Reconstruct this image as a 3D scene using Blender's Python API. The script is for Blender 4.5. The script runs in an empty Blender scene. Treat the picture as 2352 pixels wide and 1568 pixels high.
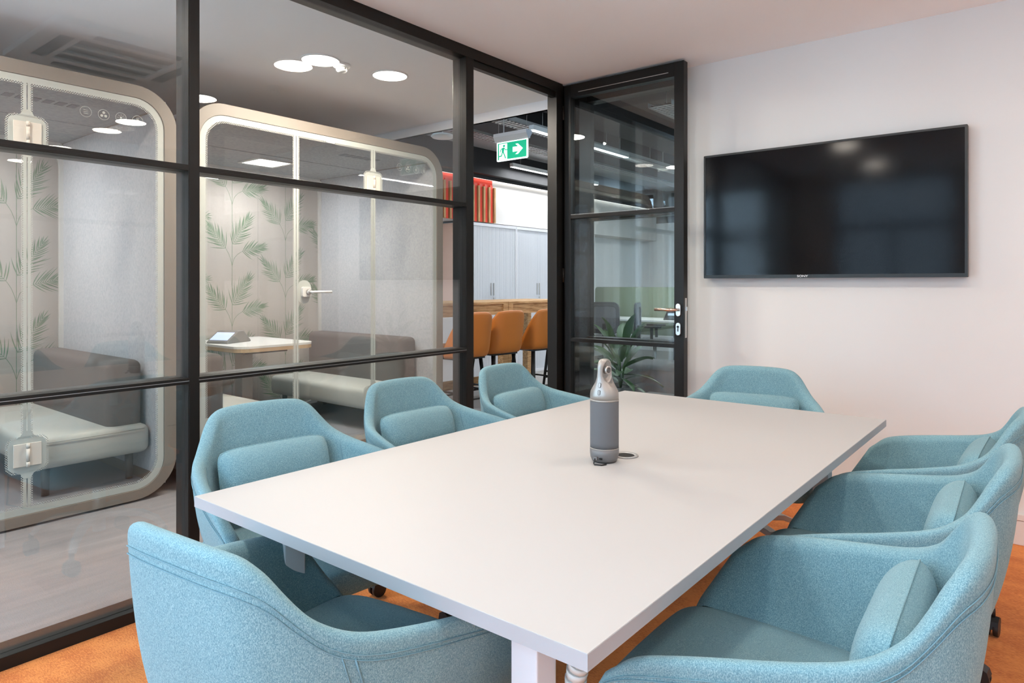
import bpy, bmesh, math, random
from math import sin, cos, pi, radians, sqrt, atan2
from mathutils import Vector, Matrix
random.seed(7)
S = bpy.context.scene
C = S.collection

# ------------------------------------------------------------------ camera
F_PX, YAW, CY, CAM_H = 1563.1, 0.6773, 651.5, 1.2898
cam = bpy.data.cameras.new('camera'); camo = bpy.data.objects.new('camera', cam); C.objects.link(camo)
camo.location = (0, 0, CAM_H); camo.rotation_euler = (pi/2, 0, YAW)
cam.sensor_width = 36; cam.lens = 36*F_PX/2352
cam.shift_y = -(784-CY)/2352
cam.clip_start = .02; cam.clip_end = 200
S.camera = camo

# ------------------------------------------------------------------ world, exposure
W = bpy.data.worlds.new('world'); S.world = W; W.use_nodes = True
nt = W.node_tree; nt.nodes.clear()
wo = nt.nodes.new('ShaderNodeOutputWorld'); bg = nt.nodes.new('ShaderNodeBackground')
bg.inputs[0].default_value = (.53, .77, 1.0, 1); bg.inputs[1].default_value = 17.0
nt.links.new(bg.outputs[0], wo.inputs[0])
S.view_settings.view_transform = 'Standard'; S.view_settings.look = 'None'
S.view_settings.gamma = 1; S.view_settings.use_curve_mapping = False
S.view_settings.exposure = -0.14
S.cycles.max_bounces = 12; S.cycles.diffuse_bounces = 8; S.cycles.glossy_bounces = 5
S.cycles.transparent_max_bounces = 24; S.cycles.transmission_bounces = 6
S.cycles.sample_clamp_indirect = 12; S.cycles.caustics_reflective = False; S.cycles.caustics_refractive = False

# key levels
LAMP_W = 9.0       # each round ceiling lamp of the meeting room
COR_W = 44.0        # corridor lamps
OFF_W = 60.0        # office linear lights
WARM = (1.0, .90, .775)

XP = -2.746         # room face of the glazed partition
YW = 4.20           # face of the wall with the screen
ZC = 2.7056         # plaster ceiling
YB = -1.25          # wall with windows behind the camera
XR = 1.75           # right hand wall
XPOD = -4.25        # front of the pods
YE = 4.25           # end of the plaster ceiling

# ------------------------------------------------------------------ materials
MATS = {}
def mat(name, col, rough=.6, metal=0., spec=.5, bump=None, emit=None, coat=0., sheen=0.):
    if name in MATS: return MATS[name]
    m = bpy.data.materials.new(name); m.use_nodes = True
    b = m.node_tree.nodes['Principled BSDF']
    b.inputs['Base Color'].default_value = (*col, 1); b.inputs['Roughness'].default_value = rough
    b.inputs['Metallic'].default_value = metal; b.inputs['Specular IOR Level'].default_value = spec
    if coat: b.inputs['Coat Weight'].default_value = coat; b.inputs['Coat Roughness'].default_value = .05
    if sheen: b.inputs['Sheen Weight'].default_value = sheen; b.inputs['Sheen Roughness'].default_value = .5
    if emit: b.inputs['Emission Color'].default_value = (*emit[0], 1); b.inputs['Emission Strength'].default_value = emit[1]
    if bump:
        n = m.node_tree.nodes.new('ShaderNodeTexNoise'); n.inputs['Scale'].default_value = bump[0]; n.inputs['Detail'].default_value = 3
        t = m.node_tree.nodes.new('ShaderNodeTexCoord'); bp = m.node_tree.nodes.new('ShaderNodeBump')
        bp.inputs['Strength'].default_value = bump[1]; bp.inputs['Distance'].default_value = .002
        L = m.node_tree.links.new
        L(t.outputs['Object'], n.inputs['Vector']); L(n.outputs['Fac'], bp.inputs['Height']); L(bp.outputs['Normal'], b.inputs['Normal'])
    MATS[name] = m
    return m
def ramp_mat(name, stops, scale, vscale=(1, 1, 1), rough=.9, detail=4, bump=0., second=None, spec=.2, sheen=0., nrough=.6, world=False):
    """noise driven colour: stops = [(pos, col), ...]; second = (scale, vscale, amount) multiplies by another noise"""
    m = bpy.data.materials.new(name); m.use_nodes = True; N = m.node_tree.nodes; L = m.node_tree.links.new
    b = N['Principled BSDF']; b.inputs['Roughness'].default_value = rough; b.inputs['Specular IOR Level'].default_value = spec
    if sheen: b.inputs['Sheen Weight'].default_value = sheen
    tc = N.new('ShaderNodeTexCoord'); mp = N.new('ShaderNodeMapping'); mp.inputs['Scale'].default_value = vscale
    n = N.new('ShaderNodeTexNoise'); n.inputs['Scale'].default_value = scale; n.inputs['Detail'].default_value = detail; n.inputs['Roughness'].default_value = nrough
    r = N.new('ShaderNodeValToRGB'); e = r.color_ramp.elements
    e[0].position = stops[0][0]; e[0].color = (*stops[0][1], 1); e[1].position = stops[-1][0]; e[1].color = (*stops[-1][1], 1)
    for p, c in stops[1:-1]:
        q = e.new(p); q.color = (*c, 1)
    if world:
        g = N.new('ShaderNodeNewGeometry'); L(g.outputs['Position'], mp.inputs['Vector'])
    else: L(tc.outputs['Object'], mp.inputs['Vector'])
    L(mp.outputs['Vector'], n.inputs['Vector']); L(n.outputs['Fac'], r.inputs['Fac'])
    col = r.outputs['Color']
    if second:
        mp2 = N.new('ShaderNodeMapping'); mp2.inputs['Scale'].default_value = second[1]
        L(tc.outputs['Object'], mp2.inputs['Vector'])
        n2 = N.new('ShaderNodeTexNoise'); n2.inputs['Scale'].default_value = second[0]; n2.inputs['Detail'].default_value = 3
        L(mp2.outputs['Vector'], n2.inputs['Vector'])
        mr = N.new('ShaderNodeMapRange'); mr.inputs[1].default_value = .3; mr.inputs[2].default_value = .7
        mr.inputs[3].default_value = 1-second[2]; mr.inputs[4].default_value = 1+second[2]
        L(n2.outputs['Fac'], mr.inputs[0])
        mx = N.new('ShaderNodeVectorMath'); mx.operation = 'SCALE'; L(col, mx.inputs[0]); L(mr.outputs[0], mx.inputs['Scale'])
        col = mx.outputs[0]
    L(col, b.inputs['Base Color'])
    if bump:
        bp = N.new('ShaderNodeBump'); bp.inputs['Strength'].default_value = bump; bp.inputs['Distance'].default_value = .002
        L(n.outputs['Fac'], bp.inputs['Height']); L(bp.outputs['Normal'], b.inputs['Normal'])
    MATS[name] = m
    return m
def glass_mat(name, tint=(.93, .95, .95), gain=1.5, base=.0):
    m = bpy.data.materials.new(name); m.use_nodes = True; N = m.node_tree.nodes; L = m.node_tree.links.new
    N.clear(); o = N.new('ShaderNodeOutputMaterial'); t = N.new('ShaderNodeBsdfTransparent'); g = N.new('ShaderNodeBsdfGlossy')
    t.inputs[0].default_value = (*tint, 1); g.inputs['Roughness'].default_value = 0.0
    f = N.new('ShaderNodeFresnel'); ge = N.new('ShaderNodeNewGeometry'); io = N.new('ShaderNodeMapRange')   # the same reflection from either face of the pane
    io.inputs[3].default_value = 1.5; io.inputs[4].default_value = 1/1.5; L(ge.outputs['Backfacing'], io.inputs[0]); L(io.outputs[0], f.inputs[0])
    k = N.new('ShaderNodeMath'); k.operation = 'MULTIPLY_ADD'; k.inputs[1].default_value = gain; k.inputs[2].default_value = base; k.use_clamp = True
    mx = N.new('ShaderNodeMixShader')
    L(f.outputs[0], k.inputs[0]); L(k.outputs[0], mx.inputs[0]); L(t.outputs[0], mx.inputs[1]); L(g.outputs[0], mx.inputs[2]); L(mx.outputs[0], o.inputs[0])
    MATS[name] = m
    return m
def dots_mat(name, col, pitch, axes=('Y', 'Z'), fill=.36):
    """halftone frit printed on glass: white dots, clear between them"""
    m = bpy.data.materials.new(name); m.use_nodes = True; N = m.node_tree.nodes; L = m.node_tree.links.new
    N.clear(); o = N.new('ShaderNodeOutputMaterial'); t = N.new('ShaderNodeBsdfTransparent'); d = N.new('ShaderNodeBsdfDiffuse'); d.inputs[0].default_value = (*col, 1)
    g = N.new('ShaderNodeNewGeometry'); mp = N.new('ShaderNodeVectorRotate'); mp.rotation_type = 'X_AXIS'; mp.inputs['Angle'].default_value = pi/4
    sc = N.new('ShaderNodeVectorMath'); sc.operation = 'SCALE'; sc.inputs['Scale'].default_value = 1/pitch
    fr = N.new('ShaderNodeVectorMath'); fr.operation = 'FRACTION'; sp = N.new('ShaderNodeSeparateXYZ')
    L(g.outputs['Position'], mp.inputs['Vector']); L(mp.outputs[0], sc.inputs[0]); L(sc.outputs[0], fr.inputs[0]); L(fr.outputs[0], sp.inputs[0])
    cb = N.new('ShaderNodeCombineXYZ'); L(sp.outputs[axes[0]], cb.inputs[0]); L(sp.outputs[axes[1]], cb.inputs[1])
    ds = N.new('ShaderNodeVectorMath'); ds.operation = 'DISTANCE'; ds.inputs[1].default_value = (.5, .5, 0); L(cb.outputs[0], ds.inputs[0])
    lt = N.new('ShaderNodeMath'); lt.operation = 'LESS_THAN'; lt.inputs[1].default_value = fill; L(ds.outputs['Value'], lt.inputs[0])
    mx = N.new('ShaderNodeMixShader'); L(lt.outputs[0], mx.inputs[0]); L(t.outputs[0], mx.inputs[1]); L(d.outputs[0], mx.inputs[2]); L(mx.outputs[0], o.inputs[0])
    MATS[name] = m
    return m
def carpet_mat(name, cols, tile=(.5, .5), streak=(7, 12, 1), amount=.7):
    m = bpy.data.materials.new(name); m.use_nodes = True; N = m.node_tree.nodes; L = m.node_tree.links.new
    b = N['Principled BSDF']; b.inputs['Roughness'].default_value = 1; b.inputs['Specular IOR Level'].default_value = .1
    b.inputs['Sheen Weight'].default_value = .15
    g = N.new('ShaderNodeTexCoord')
    def noise(scale, v, detail=3):
        mp = N.new('ShaderNodeMapping'); mp.inputs['Scale'].default_value = v; L(g.outputs['Object'], mp.inputs[0])
        n = N.new('ShaderNodeTexNoise'); n.inputs['Scale'].default_value = scale; n.inputs['Detail'].default_value = detail; L(mp.outputs[0], n.inputs['Vector'])
        return n.outputs['Fac']
    dv = N.new('ShaderNodeVectorMath'); dv.operation = 'DIVIDE'; dv.inputs[1].default_value = (tile[0], tile[1], 1); L(g.outputs['Object'], dv.inputs[0])
    fl = N.new('ShaderNodeVectorMath'); fl.operation = 'FLOOR'; L(dv.outputs[0], fl.inputs[0])
    wn = N.new('ShaderNodeTexWhiteNoise'); L(fl.outputs[0], wn.inputs['Vector'])
    st = noise(1.0, streak, 5); fine = noise(150, (.5, 1.6, 1), 3)
    a = N.new('ShaderNodeMath'); a.operation = 'MULTIPLY'; a.inputs[1].default_value = .13; L(wn.outputs['Value'], a.inputs[0])
    s = N.new('ShaderNodeMath'); s.operation = 'ADD'; h_ = N.new('ShaderNodeMath'); h_.operation = 'MULTIPLY_ADD'; h_.inputs[1].default_value = .55; h_.inputs[2].default_value = .22; L(st, h_.inputs[0]); L(a.outputs[0], s.inputs[0]); L(h_.outputs[0], s.inputs[1])
    s2 = N.new('ShaderNodeMath'); s2.operation = 'MULTIPLY_ADD'; s2.inputs[1].default_value = amount; L(fine, s2.inputs[0]); L(s.outputs[0], s2.inputs[2])
    r = N.new('ShaderNodeValToRGB'); e = r.color_ramp.elements
    e[0].position = .50; e[0].color = (*cols[0], 1); e[1].position = 1.12; e[1].color = (*cols[2], 1); q = e.new(.82); q.color = (*cols[1], 1)
    L(s2.outputs[0], r.inputs[0]); L(r.outputs[0], b.inputs['Base Color'])
    bp = N.new('ShaderNodeBump'); bp.inputs['Strength'].default_value = .5; bp.inputs['Distance'].default_value = .003
    L(fine, bp.inputs['Height']); L(bp.outputs[0], b.inputs['Normal'])
    MATS[name] = m
    return m

wall_m = mat('wall paint', (.775, .775, .765), .9, spec=.2, bump=(60, .05))
ceil_m = mat('ceiling paint', (.96, .945, .94), .95, spec=.2)
black_m = mat('black powder coat', (.010, .009, .008), .38, spec=.28)
blackedge_m = mat('black groove', (.004, .004, .004), .7)
glass_m = glass_mat('partition glass', (.965, .967, .96), 1.65)
doorglass_m = glass_mat('door glass', (.90, .93, .93), 1.6, .01)
podglass_m = glass_mat('pod glass', (.965, .965, .955), .9)
winglass_m = glass_mat('window glass', (.97, .98, .98), .8)
table_m = mat('table laminate', (.475, .455, .44), .5, spec=.3)
tedge_m = mat('table edge band', (.40, .395, .41), .5)
steelw_m = mat('white powder coat', (.72, .72, .75), .45)
fabric_m = ramp_mat('teal wool', [(.36, (.10, .215, .26)), (.5, (.175, .32, .365)), (.63, (.33, .50, .53))], 640, (1, 1, .5), .95, 3, .35, (4, (1, 1, 1), .05), sheen=.12, nrough=.85)
seam_m = mat('teal seam', (.16, .29, .34), .9)
alu_m = mat('grey aluminium', (.42, .41, .40), .38, metal=.6)
plast_m = mat('black plastic', (.015, .015, .016), .45)
orange_m = carpet_mat('orange carpet', ((.40, .085, .013), (.56, .15, .028), (.74, .25, .055)))
grey_m = carpet_mat('grey carpet', ((.155, .145, .145), (.235, .215, .21), (.33, .295, .275)), (.25, 1.0), (14, 2.2, 1), .25)
darkcarpet_m = mat('office carpet', (.30, .29, .28), .95, bump=(200, .3))
podbeige_m = mat('pod outer laminate', (.19, .163, .135), .5, bump=(300, .05))
podwhite_m = mat('pod white print', (.40, .42, .385), .6)
podsilver_m = mat('pod pale metal', (.66, .65, .62), .4)
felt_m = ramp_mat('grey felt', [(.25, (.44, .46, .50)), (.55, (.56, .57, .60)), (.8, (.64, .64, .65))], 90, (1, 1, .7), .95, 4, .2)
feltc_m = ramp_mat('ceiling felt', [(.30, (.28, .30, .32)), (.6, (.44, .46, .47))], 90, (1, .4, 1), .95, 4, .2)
feltshade_m = mat('pod dark border', (.16, .17, .17), .8)
podcarpet_m = mat('pod carpet', (.26, .27, .30), .95, bump=(200, .4))
vent_m = mat('vent felt', (.20, .22, .23), .9)
hinge_m = mat('cream hinge', (.60, .55, .48), .4)
seat_m = mat('pale seat fabric', (.55, .56, .52), .9, bump=(500, .2))
sback_m = mat('brown seat fabric', (.15, .125, .115), .95, bump=(500, .2))
dwood_m = mat('dark stained wood', (.055, .045, .04), .5)
ply_m = mat('birch edge', (.55, .38, .22), .5)
white_m = mat('white laminate', (.80, .80, .78), .4)
cab_m = mat('pale grey cabinet', (.66, .67, .70), .5)
salmon_m = mat('salmon end panel', (.72, .45, .34), .6)
oak_m = ramp_mat('rustic oak', [(.35, (.30, .16, .065)), (.5, (.50, .30, .14)), (.68, (.62, .40, .20))], 6, (9, .8, 9), .55, 5, .1, world=True)
tan_m = mat('tan leather', (.46, .145, .020), .45, spec=.4, bump=(120, .08))
tanseam_m = mat('tan seam', (.30, .09, .02), .6)
red_m = mat('red slat', (.70, .045, .018), .55)
goldslat_m = ramp_mat('gold oak slat', [(.35, (.36, .21, .09)), (.65, (.58, .38, .18))], 8, (6, 6, .6), .5, 4, world=True)
dark_m = mat('dark ceiling paint', (.022, .022, .024), .8)
duct_m = mat('galvanised steel', (.34, .34, .34), .45, metal=.4)
tray_m = mat('cable tray steel', (.50, .50, .49), .45, metal=.3)
concrete_m = mat('office soffit', (.075, .073, .068), .9)
green_m = mat('green screen fabric', (.26, .30, .21), .95, bump=(300, .2))
leaf_m = mat('plant leaf', (.045, .12, .035), .45)
pot_m = mat('planter', (.10, .10, .10), .6)
gsofa_m = mat('grey upholstery', (.13, .13, .135), .95)
lamp_m = mat('lit diffuser', (1, 1, 1), .5, emit=((1, .96, .92), 7.0))
lampsoft_m = mat('lit diffuser cool', (1, 1, 1), .5, emit=((.95, .98, 1), 9.0))
led_m = mat('led strip', (1, 1, 1), .5, emit=((1, .97, .92), 3.0))
devg_m = mat('device fabric', (.125, .125, .13), .8, bump=(900, .3))
devm_m = mat('device metal', (.38, .355, .33), .42, metal=.65)
devb_m = mat('device base', (.17, .165, .165), .5, metal=.3)
chrome_m = mat('brushed steel', (.62, .60, .58), .28, metal=.9)
copper_m = mat('satin lever', (.70, .52, .42), .25, metal=.9)
lens_m = mat('lens glass', (.01, .01, .012), .05, coat=1)
cable_m = mat('cable spine plastic', (.62, .61, .58), .5)

# ------------------------------------------------------------------ mesh helpers
class MB:
    def __init__(s): s.v = []; s.f = []; s.sm = []
    def add(s, vs, fs, smooth=False, M=None):
        o = len(s.v)
        for p in vs: s.v.append(tuple(M @ Vector(p)) if M else tuple(p))
        for f in fs: s.f.append([i+o for i in f]); s.sm.append(smooth)
        return s
    def box(s, a, b, M=None):
        (x0, y0, z0), (x1, y1, z1) = a, b
        if x0 > x1: x0, x1 = x1, x0
        if y0 > y1: y0, y1 = y1, y0
        if z0 > z1: z0, z1 = z1, z0
        return s.add([(x0,y0,z0),(x1,y0,z0),(x1,y1,z0),(x0,y1,z0),(x0,y0,z1),(x1,y0,z1),(x1,y1,z1),(x0,y1,z1)],
              [(0,3,2,1),(4,5,6,7),(0,1,5,4),(1,2,6,5),(2,3,7,6),(3,0,4,7)], M=M)
    def prism(s, poly, a, b, axis='z', M=None, smooth=False):
        """poly of 2D points, extruded from a to b along axis; x: (y,z), y: (x,z), z: (x,y)"""
        def P(p, t): return {'x': (t, p[0], p[1]), 'y': (p[0], t, p[1]), 'z': (p[0], p[1], t)}[axis]
        n = len(poly); vs = [P(p, a) for p in poly]+[P(p, b) for p in poly]
        area = sum(poly[i][0]*poly[(i+1) % n][1]-poly[(i+1) % n][0]*poly[i][1] for i in range(n))
        flip = (area < 0) ^ (a > b) ^ (axis == 'y')
        fs = [list(range(n))[::-1], list(range(n, 2*n))]; fs += [(i, (i+1) % n, n+(i+1) % n, n+i) for i in range(n)]
        if flip: fs = [list(f)[::-1] for f in fs]
        return s.add(vs, fs, smooth, M)
    def ring(s, outer, inner, a, b, axis='x', M=None):
        def P(p, t): return {'x': (t, p[0], p[1]), 'y': (p[0], t, p[1]), 'z': (p[0], p[1], t)}[axis]
        n = len(outer); vs = [P(p, a) for p in outer]+[P(p, a) for p in inner]+[P(p, b) for p in outer]+[P(p, b) for p in inner]
        fs = []
        for i in range(n):
            j = (i+1) % n
            fs += [(i, n+i, n+j, j), (2*n+i, 2*n+j, 3*n+j, 3*n+i), (i, j, 2*n+j, 2*n+i), (n+i, 3*n+i, 3*n+j, n+j)]
        return s.add(vs, fs, M=M)
    def cyl(s, c, r, h, axis='z', n=24, r2=None, M=None, smooth=True):
        r2 = r if r2 is None else r2; vs = []
        for k, (rr, t) in enumerate(((r, 0), (r2, h))):
            for i in range(n):
                a = 2*pi*i/n; p = (rr*cos(a), rr*sin(a))
                vs.append({'z': (c[0]+p[0], c[1]+p[1], c[2]+t), 'x': (c[0]+t, c[1]+p[0], c[2]+p[1]), 'y': (c[0]+p[1], c[1]+t, c[2]+p[0])}[axis])
        o = len(s.v)
        s.add(vs, [(i, (i+1) % n, n+(i+1) % n, n+i) for i in range(n)], smooth, M)
        s.f += [[o+i for i in range(n)][::-1], [o+n+i for i in range(n)]]; s.sm += [False, False]
        return s
    def lathe(s, prof, c=(0, 0, 0), n=32, M=None):
        vs = []; m = len(prof)
        for r, z in prof:
            for i in range(n):
                a = 2*pi*i/n; vs.append((c[0]+r*cos(a), c[1]+r*sin(a), c[2]+z))
        fs = [(k*n+i, k*n+(i+1) % n, (k+1)*n+(i+1) % n, (k+1)*n+i) for k in range(m-1) for i in range(n)]
        o = len(s.v); s.add(vs, fs, True, M)
        if prof[0][0] > 1e-6: s.f.append([o+i for i in range(n)][::-1]); s.sm.append(False)
        if prof[-1][0] > 1e-6: s.f.append([o+(m-1)*n+i for i in range(n)]); s.sm.append(False)
        return s
    def tube(s, pts, r, n=8, closed=False, M=None, flat=None):
        """r number or list; flat=(w,h) rectangular-ish section instead"""
        pts = [Vector(p) for p in pts]; m = len(pts); vs = []
        T = []
        for i in range(m):
            a = pts[(i-1) % m] if (closed or i) else pts[0]; b = pts[(i+1) % m] if (closed or i < m-1) else pts[-1]
            T.append((b-a).normalized())
        up = Vector((0, 0, 1)) if abs(T[0].z) < .9 else Vector((1, 0, 0)); U = (up-T[0]*up.dot(T[0])).normalized()
        for i in range(m):
            U = (U-T[i]*U.dot(T[i])).normalized(); V = T[i].cross(U); rr = r[i] if isinstance(r, (list, tuple)) else r
            for k in range(n):
                a = 2*pi*(k+.5)/n; cu, cv = cos(a), sin(a)
                if flat:
                    q = max(abs(cu), abs(cv)) if n == 4 else 1; vs.append(pts[i]+U*(cu/q*flat[1]*rr)+V*(cv/q*flat[0]*rr))
                else: vs.append(pts[i]+U*(cu*rr)+V*(cv*rr))
        fs = [(i*n+k, i*n+(k+1) % n, ((i+1) % m)*n+(k+1) % n, ((i+1) % m)*n+k) for i in range(m if closed else m-1) for k in range(n)]
        o = len(s.v); s.add(vs, fs, n > 4, M)
        if not closed: s.f += [[o+k for k in range(n)][::-1], [o+(m-1)*n+k for k in range(n)]]; s.sm += [False, False]
        return s
    def build(s, name, m=None, parent=None, bevel=0., seg=2, sub=0, solid=0.):
        me = bpy.data.meshes.new(name); me.from_pydata([tuple(v) for v in s.v], [], s.f); me.validate()
        if len(s.sm) == len(me.polygons): me.polygons.foreach_set('use_smooth', s.sm)
        bm = bmesh.new(); bm.from_mesh(me); bmesh.ops.recalc_face_normals(bm, faces=bm.faces); bm.to_mesh(me); bm.free()
        if m: me.materials.append(m)
        o = bpy.data.objects.new(name, me); C.objects.link(o)
        if parent: o.parent = parent
        if bevel:
            b = o.modifiers.new('bevel', 'BEVEL'); b.width = bevel; b.segments = seg; b.limit_method = 'ANGLE'; b.angle_limit = radians(40)
            b.harden_normals = False
        if sub:
            q = o.modifiers.new('sub', 'SUBSURF'); q.levels = sub; q.render_levels = sub
            me.polygons.foreach_set('use_smooth', [True]*len(me.polygons))
        return o
def tag(o, label=None, cat=None, group=None, kind=None):
    if label: o['label'] = label
    if cat: o['category'] = cat
    if group: o['group'] = group
    if kind: o['kind'] = kind
    return o
def thing(name, label, cat, loc=(0, 0, 0), rz=0, group=None):
    o = bpy.data.objects.new(name, None); C.objects.link(o); o.location = loc; o.rotation_euler = (0, 0, rz); o.empty_display_size = .1
    return tag(o, label, cat, group)
def dup(root, loc, rz=0, label=None, group=None):
    r = root.copy(); C.objects.link(r); r.location = loc; r.rotation_euler = (0, 0, rz)
    if label: r['label'] = label
    if group: r['group'] = group
    for ch in list(root.children):
        c = ch.copy(); C.objects.link(c); c.parent = r
        for g in list(ch.children):
            d = g.copy(); C.objects.link(d); d.parent = c
    return r
def catmull(P, n):
    out = []; m = len(P)
    for i in range(m-1):
        p0, p1, p2, p3 = [Vector(P[max(0, min(m-1, k))]) for k in (i-1, i, i+1, i+2)]
        for j in range(n):
            t = j/n; out.append(.5*((2*p1)+(p2-p0)*t+(2*p0-5*p1+4*p2-p3)*t*t+(3*p1-3*p2+p3-p0)*t**3))
    out.append(Vector(P[-1]))
    return out
def struct(mb, name, m, parent=None, bevel=0.):
    o = mb.build(name, m, parent, bevel)
    if not parent: o['kind'] = 'structure'
    return o
def rrect(x0, z0, x1, z1, r, n=8):
    pts = []
    for cx, cz, a0 in ((x1-r, z0+r, -pi/2), (x1-r, z1-r, 0), (x0+r, z1-r, pi/2), (x0+r, z0+r, pi)):
        for i in range(n+1):
            a = a0+pi/2*i/n; pts.append((cx+r*cos(a), cz+r*sin(a)))
    return pts
def area(name, loc, rot, size, watt, col=(1, 1, 1), shape='DISK', size2=None, spread=None):
    l = bpy.data.lights.new(name, 'AREA'); l.energy = watt; l.color = col; l.shape = shape; l.size = size
    if size2: l.size_y = size2
    if spread: l.spread = spread
    o = bpy.data.objects.new(name, l); C.objects.link(o); o.location = loc; o.rotation_euler = rot
    return o

# ------------------------------------------------------------------ room shell
struct(MB().box((XP-.05, YB, -.05), (XR, YW, 0)), 'floor', orange_m)
struct(MB().box((-6.45, YB, -.05), (XP-.05, YE, 0)), 'floor', grey_m)
struct(MB().box((-6.45, YE, -.05), (3.2, 12.1, 0)), 'floor', darkcarpet_m)
struct(MB().box((XP-.05, YB-.1, ZC), (XR+.1, YW+.05, ZC+.12)), 'ceiling', ceil_m)
o = struct(MB().box((-6.45, YB-.1, ZC), (XP-.05, YE-.0, ZC+.12)), 'ceiling', ceil_m)
struct(MB().box((-6.45, YE, 2.63), (XP-.05, YE+.03, ZC+.5)).box((-6.45, YE-.001, 2.63), (XP-.05, YE+.03, 2.66)), 'trim_1', ceil_m)
# wall with the screen: from the glazed side panel to the right
XG = -1.93
struct(MB().box((XG, YW, 0), (XR+.1, YW+.1, ZC+.5)), 'wall_back', wall_m)
struct(MB().box((XR, YB, 0), (XR+.1, YW, ZC)), 'wall_right', wall_m)
struct(MB().box((XG+.0, YW-.012, 0), (XR, YW, .120)).box((XG, YW-.016, .122), (XR, YW, .152)), 'baseboard_back', mat('white skirting', (.80, .76, .74), .5), bevel=.002)
# window wall behind the camera
wins = [(-5.95, -4.75), (-4.50, -2.95), (-2.30, -.95), (-.60, .75)]
w = MB(); zs, zt = .12, 2.64
w.box((-6.45, YB-.25, 0), (XR+.1, YB, zs)).box((-6.45, YB-.25, zt), (XR+.1, YB, ZC+.12))
xs = [-6.45]+[t for a in wins for t in a]+[XR+.1]
for i in range(0, len(xs), 2): w.box((xs[i], YB-.25, zs), (xs[i+1], YB, zt))
struct(w, 'wall_front', wall_m)
for i, (a, b) in enumerate(wins):
    f = MB(); t = .05; y0, y1 = YB-.16, YB-.10
    f.box((a, y0, zs), (a+t, y1, zt)).box((b-t, y0, zs), (b, y1, zt)).box((a, y0, zs), (b, y1, zs+t)).box((a, y0, zt-t), (b, y1, zt))
    f.box((a, y0, 1.98), (b, y1, 2.05)).box(((a+b)/2-.02, y0, zs), ((a+b)/2+.02, y1, 1.98))
    fo = struct(f, 'window_%d' % (i+1), mat('dark window frame', (.02, .02, .02), .5))
    MB().box((a+t, YB-.135, zs+t), (b-t, YB-.13, zt-t)).build('pane', winglass_m, fo)
    pl = area('window daylight portal', ((a+b)/2, YB-.17, (zs+zt)/2), (-pi/2, 0, 0), b-a, 1, shape='RECTANGLE', size2=zt-zs)
    pl.data.cycles.is_portal = True; pl.rotation_euler = (pi/2, 0, 0)
# building across the street, brickwork in a node material: only ever seen as a reflection in the screen
bm_ = bpy.data.materials.new('street brick'); bm_.use_nodes = True
_n = bm_.node_tree.nodes; _b = _n.new('ShaderNodeTexBrick'); _g = _n.new('ShaderNodeNewGeometry'); _s = _n.new('ShaderNodeSeparateXYZ'); _c = _n.new('ShaderNodeCombineXYZ')
_L = bm_.node_tree.links.new; _L(_g.outputs['Position'], _s.inputs[0]); _L(_s.outputs['X'], _c.inputs[0]); _L(_s.outputs['Z'], _c.inputs[1]); _L(_c.outputs[0], _b.inputs['Vector'])
_b.inputs['Scale'].default_value = 3.2; _b.inputs['Color1'].default_value = (.20, .18, .18, 1); _b.inputs['Color2'].default_value = (.25, .23, .23, 1); _b.inputs['Mortar'].default_value = (.5, .5, .5, 1); _b.inputs['Mortar Size'].default_value = .02
_L(_b.outputs['Color'], _n['Principled BSDF'].inputs['Base Color'])
o = MB().box((-5.2, YB-6.3, -3), (6, YB-6, 4.0)).build('brick_building', bm_); tag(o, 'dark brick building across the street, seen reflected in the screen', 'building')
struct(MB().box((-30, YB-30, -3.05), (30, YB-.3, -3)), 'floor', mat('street paving', (.75, .74, .72), .9))

# ------------------------------------------------------------------ glazed partition
P = thing('glazed_partition', 'black framed glass partition between meeting room and corridor', 'partition', (XP, 0, 0))
DX = .115
def pbox(y0, y1, z0, z1, name, x0=-DX, x1=0., m=black_m, b=.0015): return MB().box((x0, y0, z0), (x1, y1, z1)).build(name, m, P, b)
YP1, YP2, YJ = (1.329, 1.369), (2.985, 3.047), (3.915, 3.985)
pbox(YB, 3.99, 2.641, ZC-.001, 'top_rail')
pbox(YB, YP2[1], .0, .045, 'bottom_rail', -DX-.005, .004)
pbox(*YP1, .045, 2.641, 'post'); pbox(*YP2, 0, 2.641, 'post'); pbox(-.33, -.29, .045, 2.641, 'post')
pbox(YJ[0], YJ[1], 0, 2.641, 'post', -.08)
bays = [(YB, -.33), (-.29, YP1[0]), (YP1[1], YP2[0])]
for y0, y1 in bays:
    pbox(y0, y1, 1.747, 1.772, 'cross_rail'); pbox(y0, y1, .884, .909, 'cross_rail')
    pbox(y0, y1, 1.7585, 1.7605, 'rail_groove', -.01, .0006, blackedge_m, 0); pbox(y0, y1, .8955, .8975, 'rail_groove', -.01, .0006, duct_m, 0)
    for z0, z1 in ((.045, .884), (.909, 1.747), (1.772, 2.641)):
        MB().box((-.034, y0, z0), (-.028, y1, z1)).build('glass_pane', glass_m, P)
        MB().box((-.030, y0, z0), (-.002, y0+.003, z1)).box((-.030, y1-.003, z0), (-.002, y1, z1)).build('glazing_bead', black_m, P)
# transom over the doorway
pbox(YP2[1], YJ[0], 2.60, 2.641, 'door_head', -.05, -.012)
pbox(YP2[1], YJ[0], 2.605, 2.611, 'head_seal', -.052, -.050, duct_m, 0)

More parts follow.
